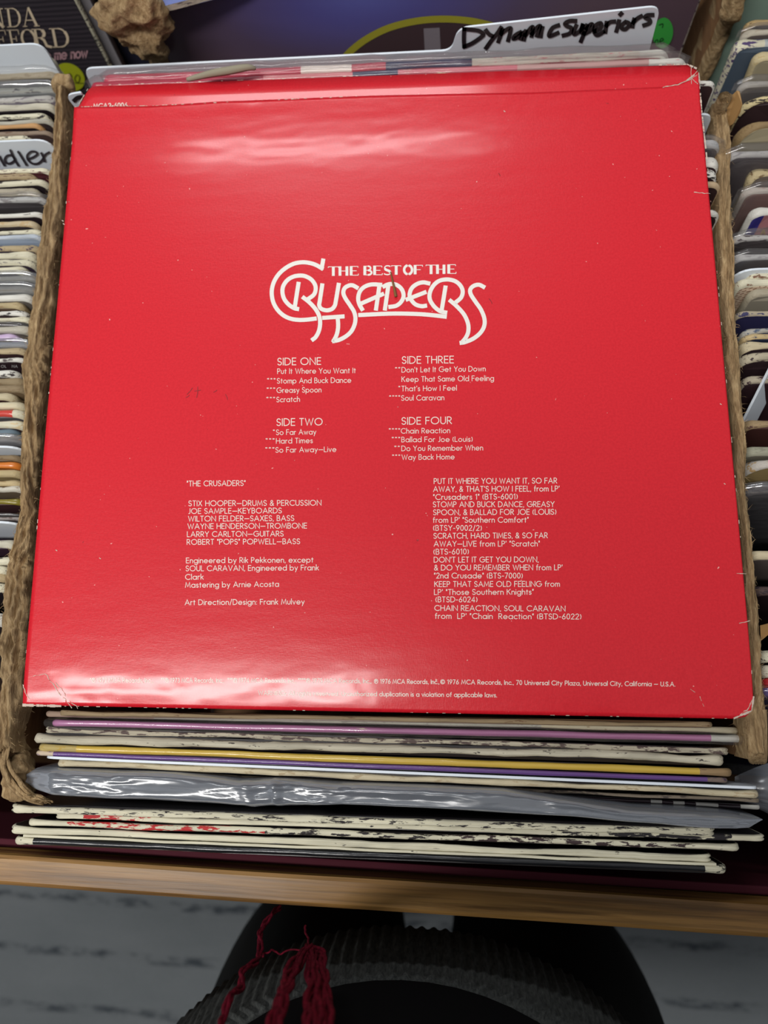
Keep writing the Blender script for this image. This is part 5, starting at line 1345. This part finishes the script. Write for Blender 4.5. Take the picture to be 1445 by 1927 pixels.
def tube_obj(name, pts, rad, mat, parent, sides=20):
    vs, fs = tube_geo(catmull(pts, 8), rad, sides); return attach(mesh(name, vs, fs, (mat,), None, True), parent)
tube_obj('jumper_arm', [bvw[7] + Vector((-.05, 0, .0)), bvw[7] + Vector((.02, 0, -.01)), bvw[8], bvw[8].lerp(wr, .5), wr.lerp(bvw[8], .10)], lambda t: lerp(.078, .040, t), KNIT, person)
tube_obj('jumper_arm', [bvw[10] + Vector((.05, 0, .0)), bvw[10] + Vector((-.02, 0, -.01)), bvw[11], bvw[11].lerp(bvw[12], .5), bvw[12].lerp(bvw[11], .10)], lambda t: lerp(.078, .040, t), KNIT, person)
# trousers: hips and two legs in one surface
skin_body('trousers', [C_ + Vector(v) for v in ((.012,-.01,.89),(.095,.0,.80),(.10,.02,.50),(.10,-.045,.10),(-.068,.0,.80),(-.085,.02,.50),(-.10,-.045,.10),(0,0,.98))],
          [(0,1),(1,2),(2,3),(0,4),(4,5),(5,6),(0,7)], [(.118,.090),(.098,.098),(.08,.078),(.07,.068),(.078,.096),(.08,.078),(.07,.068),(.125,.095)], TROU, person)
for s in (-1, 1):
    bm = bmesh.new(); bmesh.ops.create_icosphere(bm, subdivisions=4, radius=1)
    for v in bm.verts:
        v.co = C_ + Vector((.102 * s + v.co.x * .047 * (1 + .12 * v.co.y), .03 + v.co.y * .135, max(.0, .045 + v.co.z * .055 * (1.2 if v.co.y < 0 else .85))))
    attach(from_bm('shoe', bm, (plain('dark_shoe', (40, 38, 40), .5),), None, True), person)
# scarf with burgundy fringe
WOOL = NT('burgundy_wool'); WOOL.rough(.95); WOOL.p.inputs['Specular IOR Level'].default_value = .1
WOOL.base(WOOL.ramp(WOOL.noise(WOOL.coord((500, 500, 500), False), 1, 3), [(.3, srgb(70, 12, 24)), (.7, srgb(112, 20, 40))])); WOOL = WOOL.m
scarf = empty('fringed_scarf', C_ + Vector((0, 0, 1.44)))
tag(scarf, 'burgundy scarf with long loose fringe over the black jumper', 'scarf')
rs = random.Random(21)
attach(mesh('neck_loop', *grid(40, 14, lambda i, j: tuple(C_ + Vector(((.088 + .03 * math.cos(2 * math.pi * j / 14)) * math.cos(2 * math.pi * i / 39), (.084 + .03 * math.cos(2 * math.pi * j / 14)) * math.sin(2 * math.pi * i / 39), 1.455 + .035 * math.sin(2 * math.pi * j / 14) + .006 * nz(i * .5, j)))), closed=True), (WOOL,), None, True), scarf)
def tail(x0, x1, ztop, zbot, ytop, ybot):
    vs, fs = grid(10, 30, lambda i, j: (PX + lerp(x0, x1, i / 9) + .004 * nz(j * .3, i), lerp(ytop, ybot, j / 29) + .006 * math.sin(i * 1.1), lerp(ztop, zbot, j / 29)))
    o = attach(mesh('scarf_tail', vs, fs, (WOOL,), None, True), scarf); so = o.modifiers.new('t', 'SOLIDIFY'); so.thickness = .006
fa, fb = U(404, 1985, .085), U(622, 1985, .085)
tail(fa.x - PX, fb.x - PX, 1.44, Z0 + .082, PYC + .10, fa.y - .004)
def strand(pxs, rad, n=3, jit=2.0, name='fringe_strand'):
    vs, fs = [], []
    for k in range(n):
        ph = rs.uniform(0, 6.28)
        path = [U(a + rs.uniform(-jit, jit) * (.3 + .7 * i / len(pxs)), b + rs.uniform(-jit, jit), h) for i, (a, b, h) in enumerate(pxs)]
        path = catmull(path, 10)
        path = [p + Vector((math.cos(i * .35 + ph) + .8 * nz(i * .4, ph), math.sin(i * .3 + ph * 2), 0)) * rad * .9 for i, p in enumerate(path)]
        tube_geo(path, lambda t: rad * (.95 - .25 * t), 6, vs, fs)
    return attach(mesh(name, vs, fs, (WOOL,), None, True), scarf)
strand([(408,1990,.07),(418,1927,.05),(432,1877,.035),(453,1859,.02),(456,1833,.01),(478,1811,-.005),(490,1789,-.02),(490,1754,-.035),(504,1731,-.045),(526,1707,-.055)], .0009, 3, 1.6)
strand([(494,1801,-.02),(499,1794,-.022),(507,1789,-.022),(518,1791,-.02),(530,1794,-.02),(553,1788,-.018),(576,1787,-.015)], .0005, 1, .5)
strand([(576,1741,-.05),(577,1764,-.04),(580,1785,-.02)], .0006, 1, 1)
for pxs, n in (([(500,1990,.09),(509,1927,.07),(532,1864,.045),(548,1823,.02),(572,1790,-.01)], 5), ([(516,1990,.09),(524,1927,.07),(540,1870,.045),(556,1825,.02),(580,1786,-.01)], 4),
               ([(572,1990,.09),(578,1927,.07),(583,1869,.045),(584,1833,.02),(582,1790,-.01)], 5), ([(596,1990,.09),(598,1927,.07),(598,1866,.045),(594,1826,.02),(586,1788,-.01)], 5),
               ([(616,1990,.09),(616,1927,.07),(612,1844,.03),(604,1800,.0),(588,1786,-.012)], 5)):
    strand(pxs, .0011, n, 4.5)
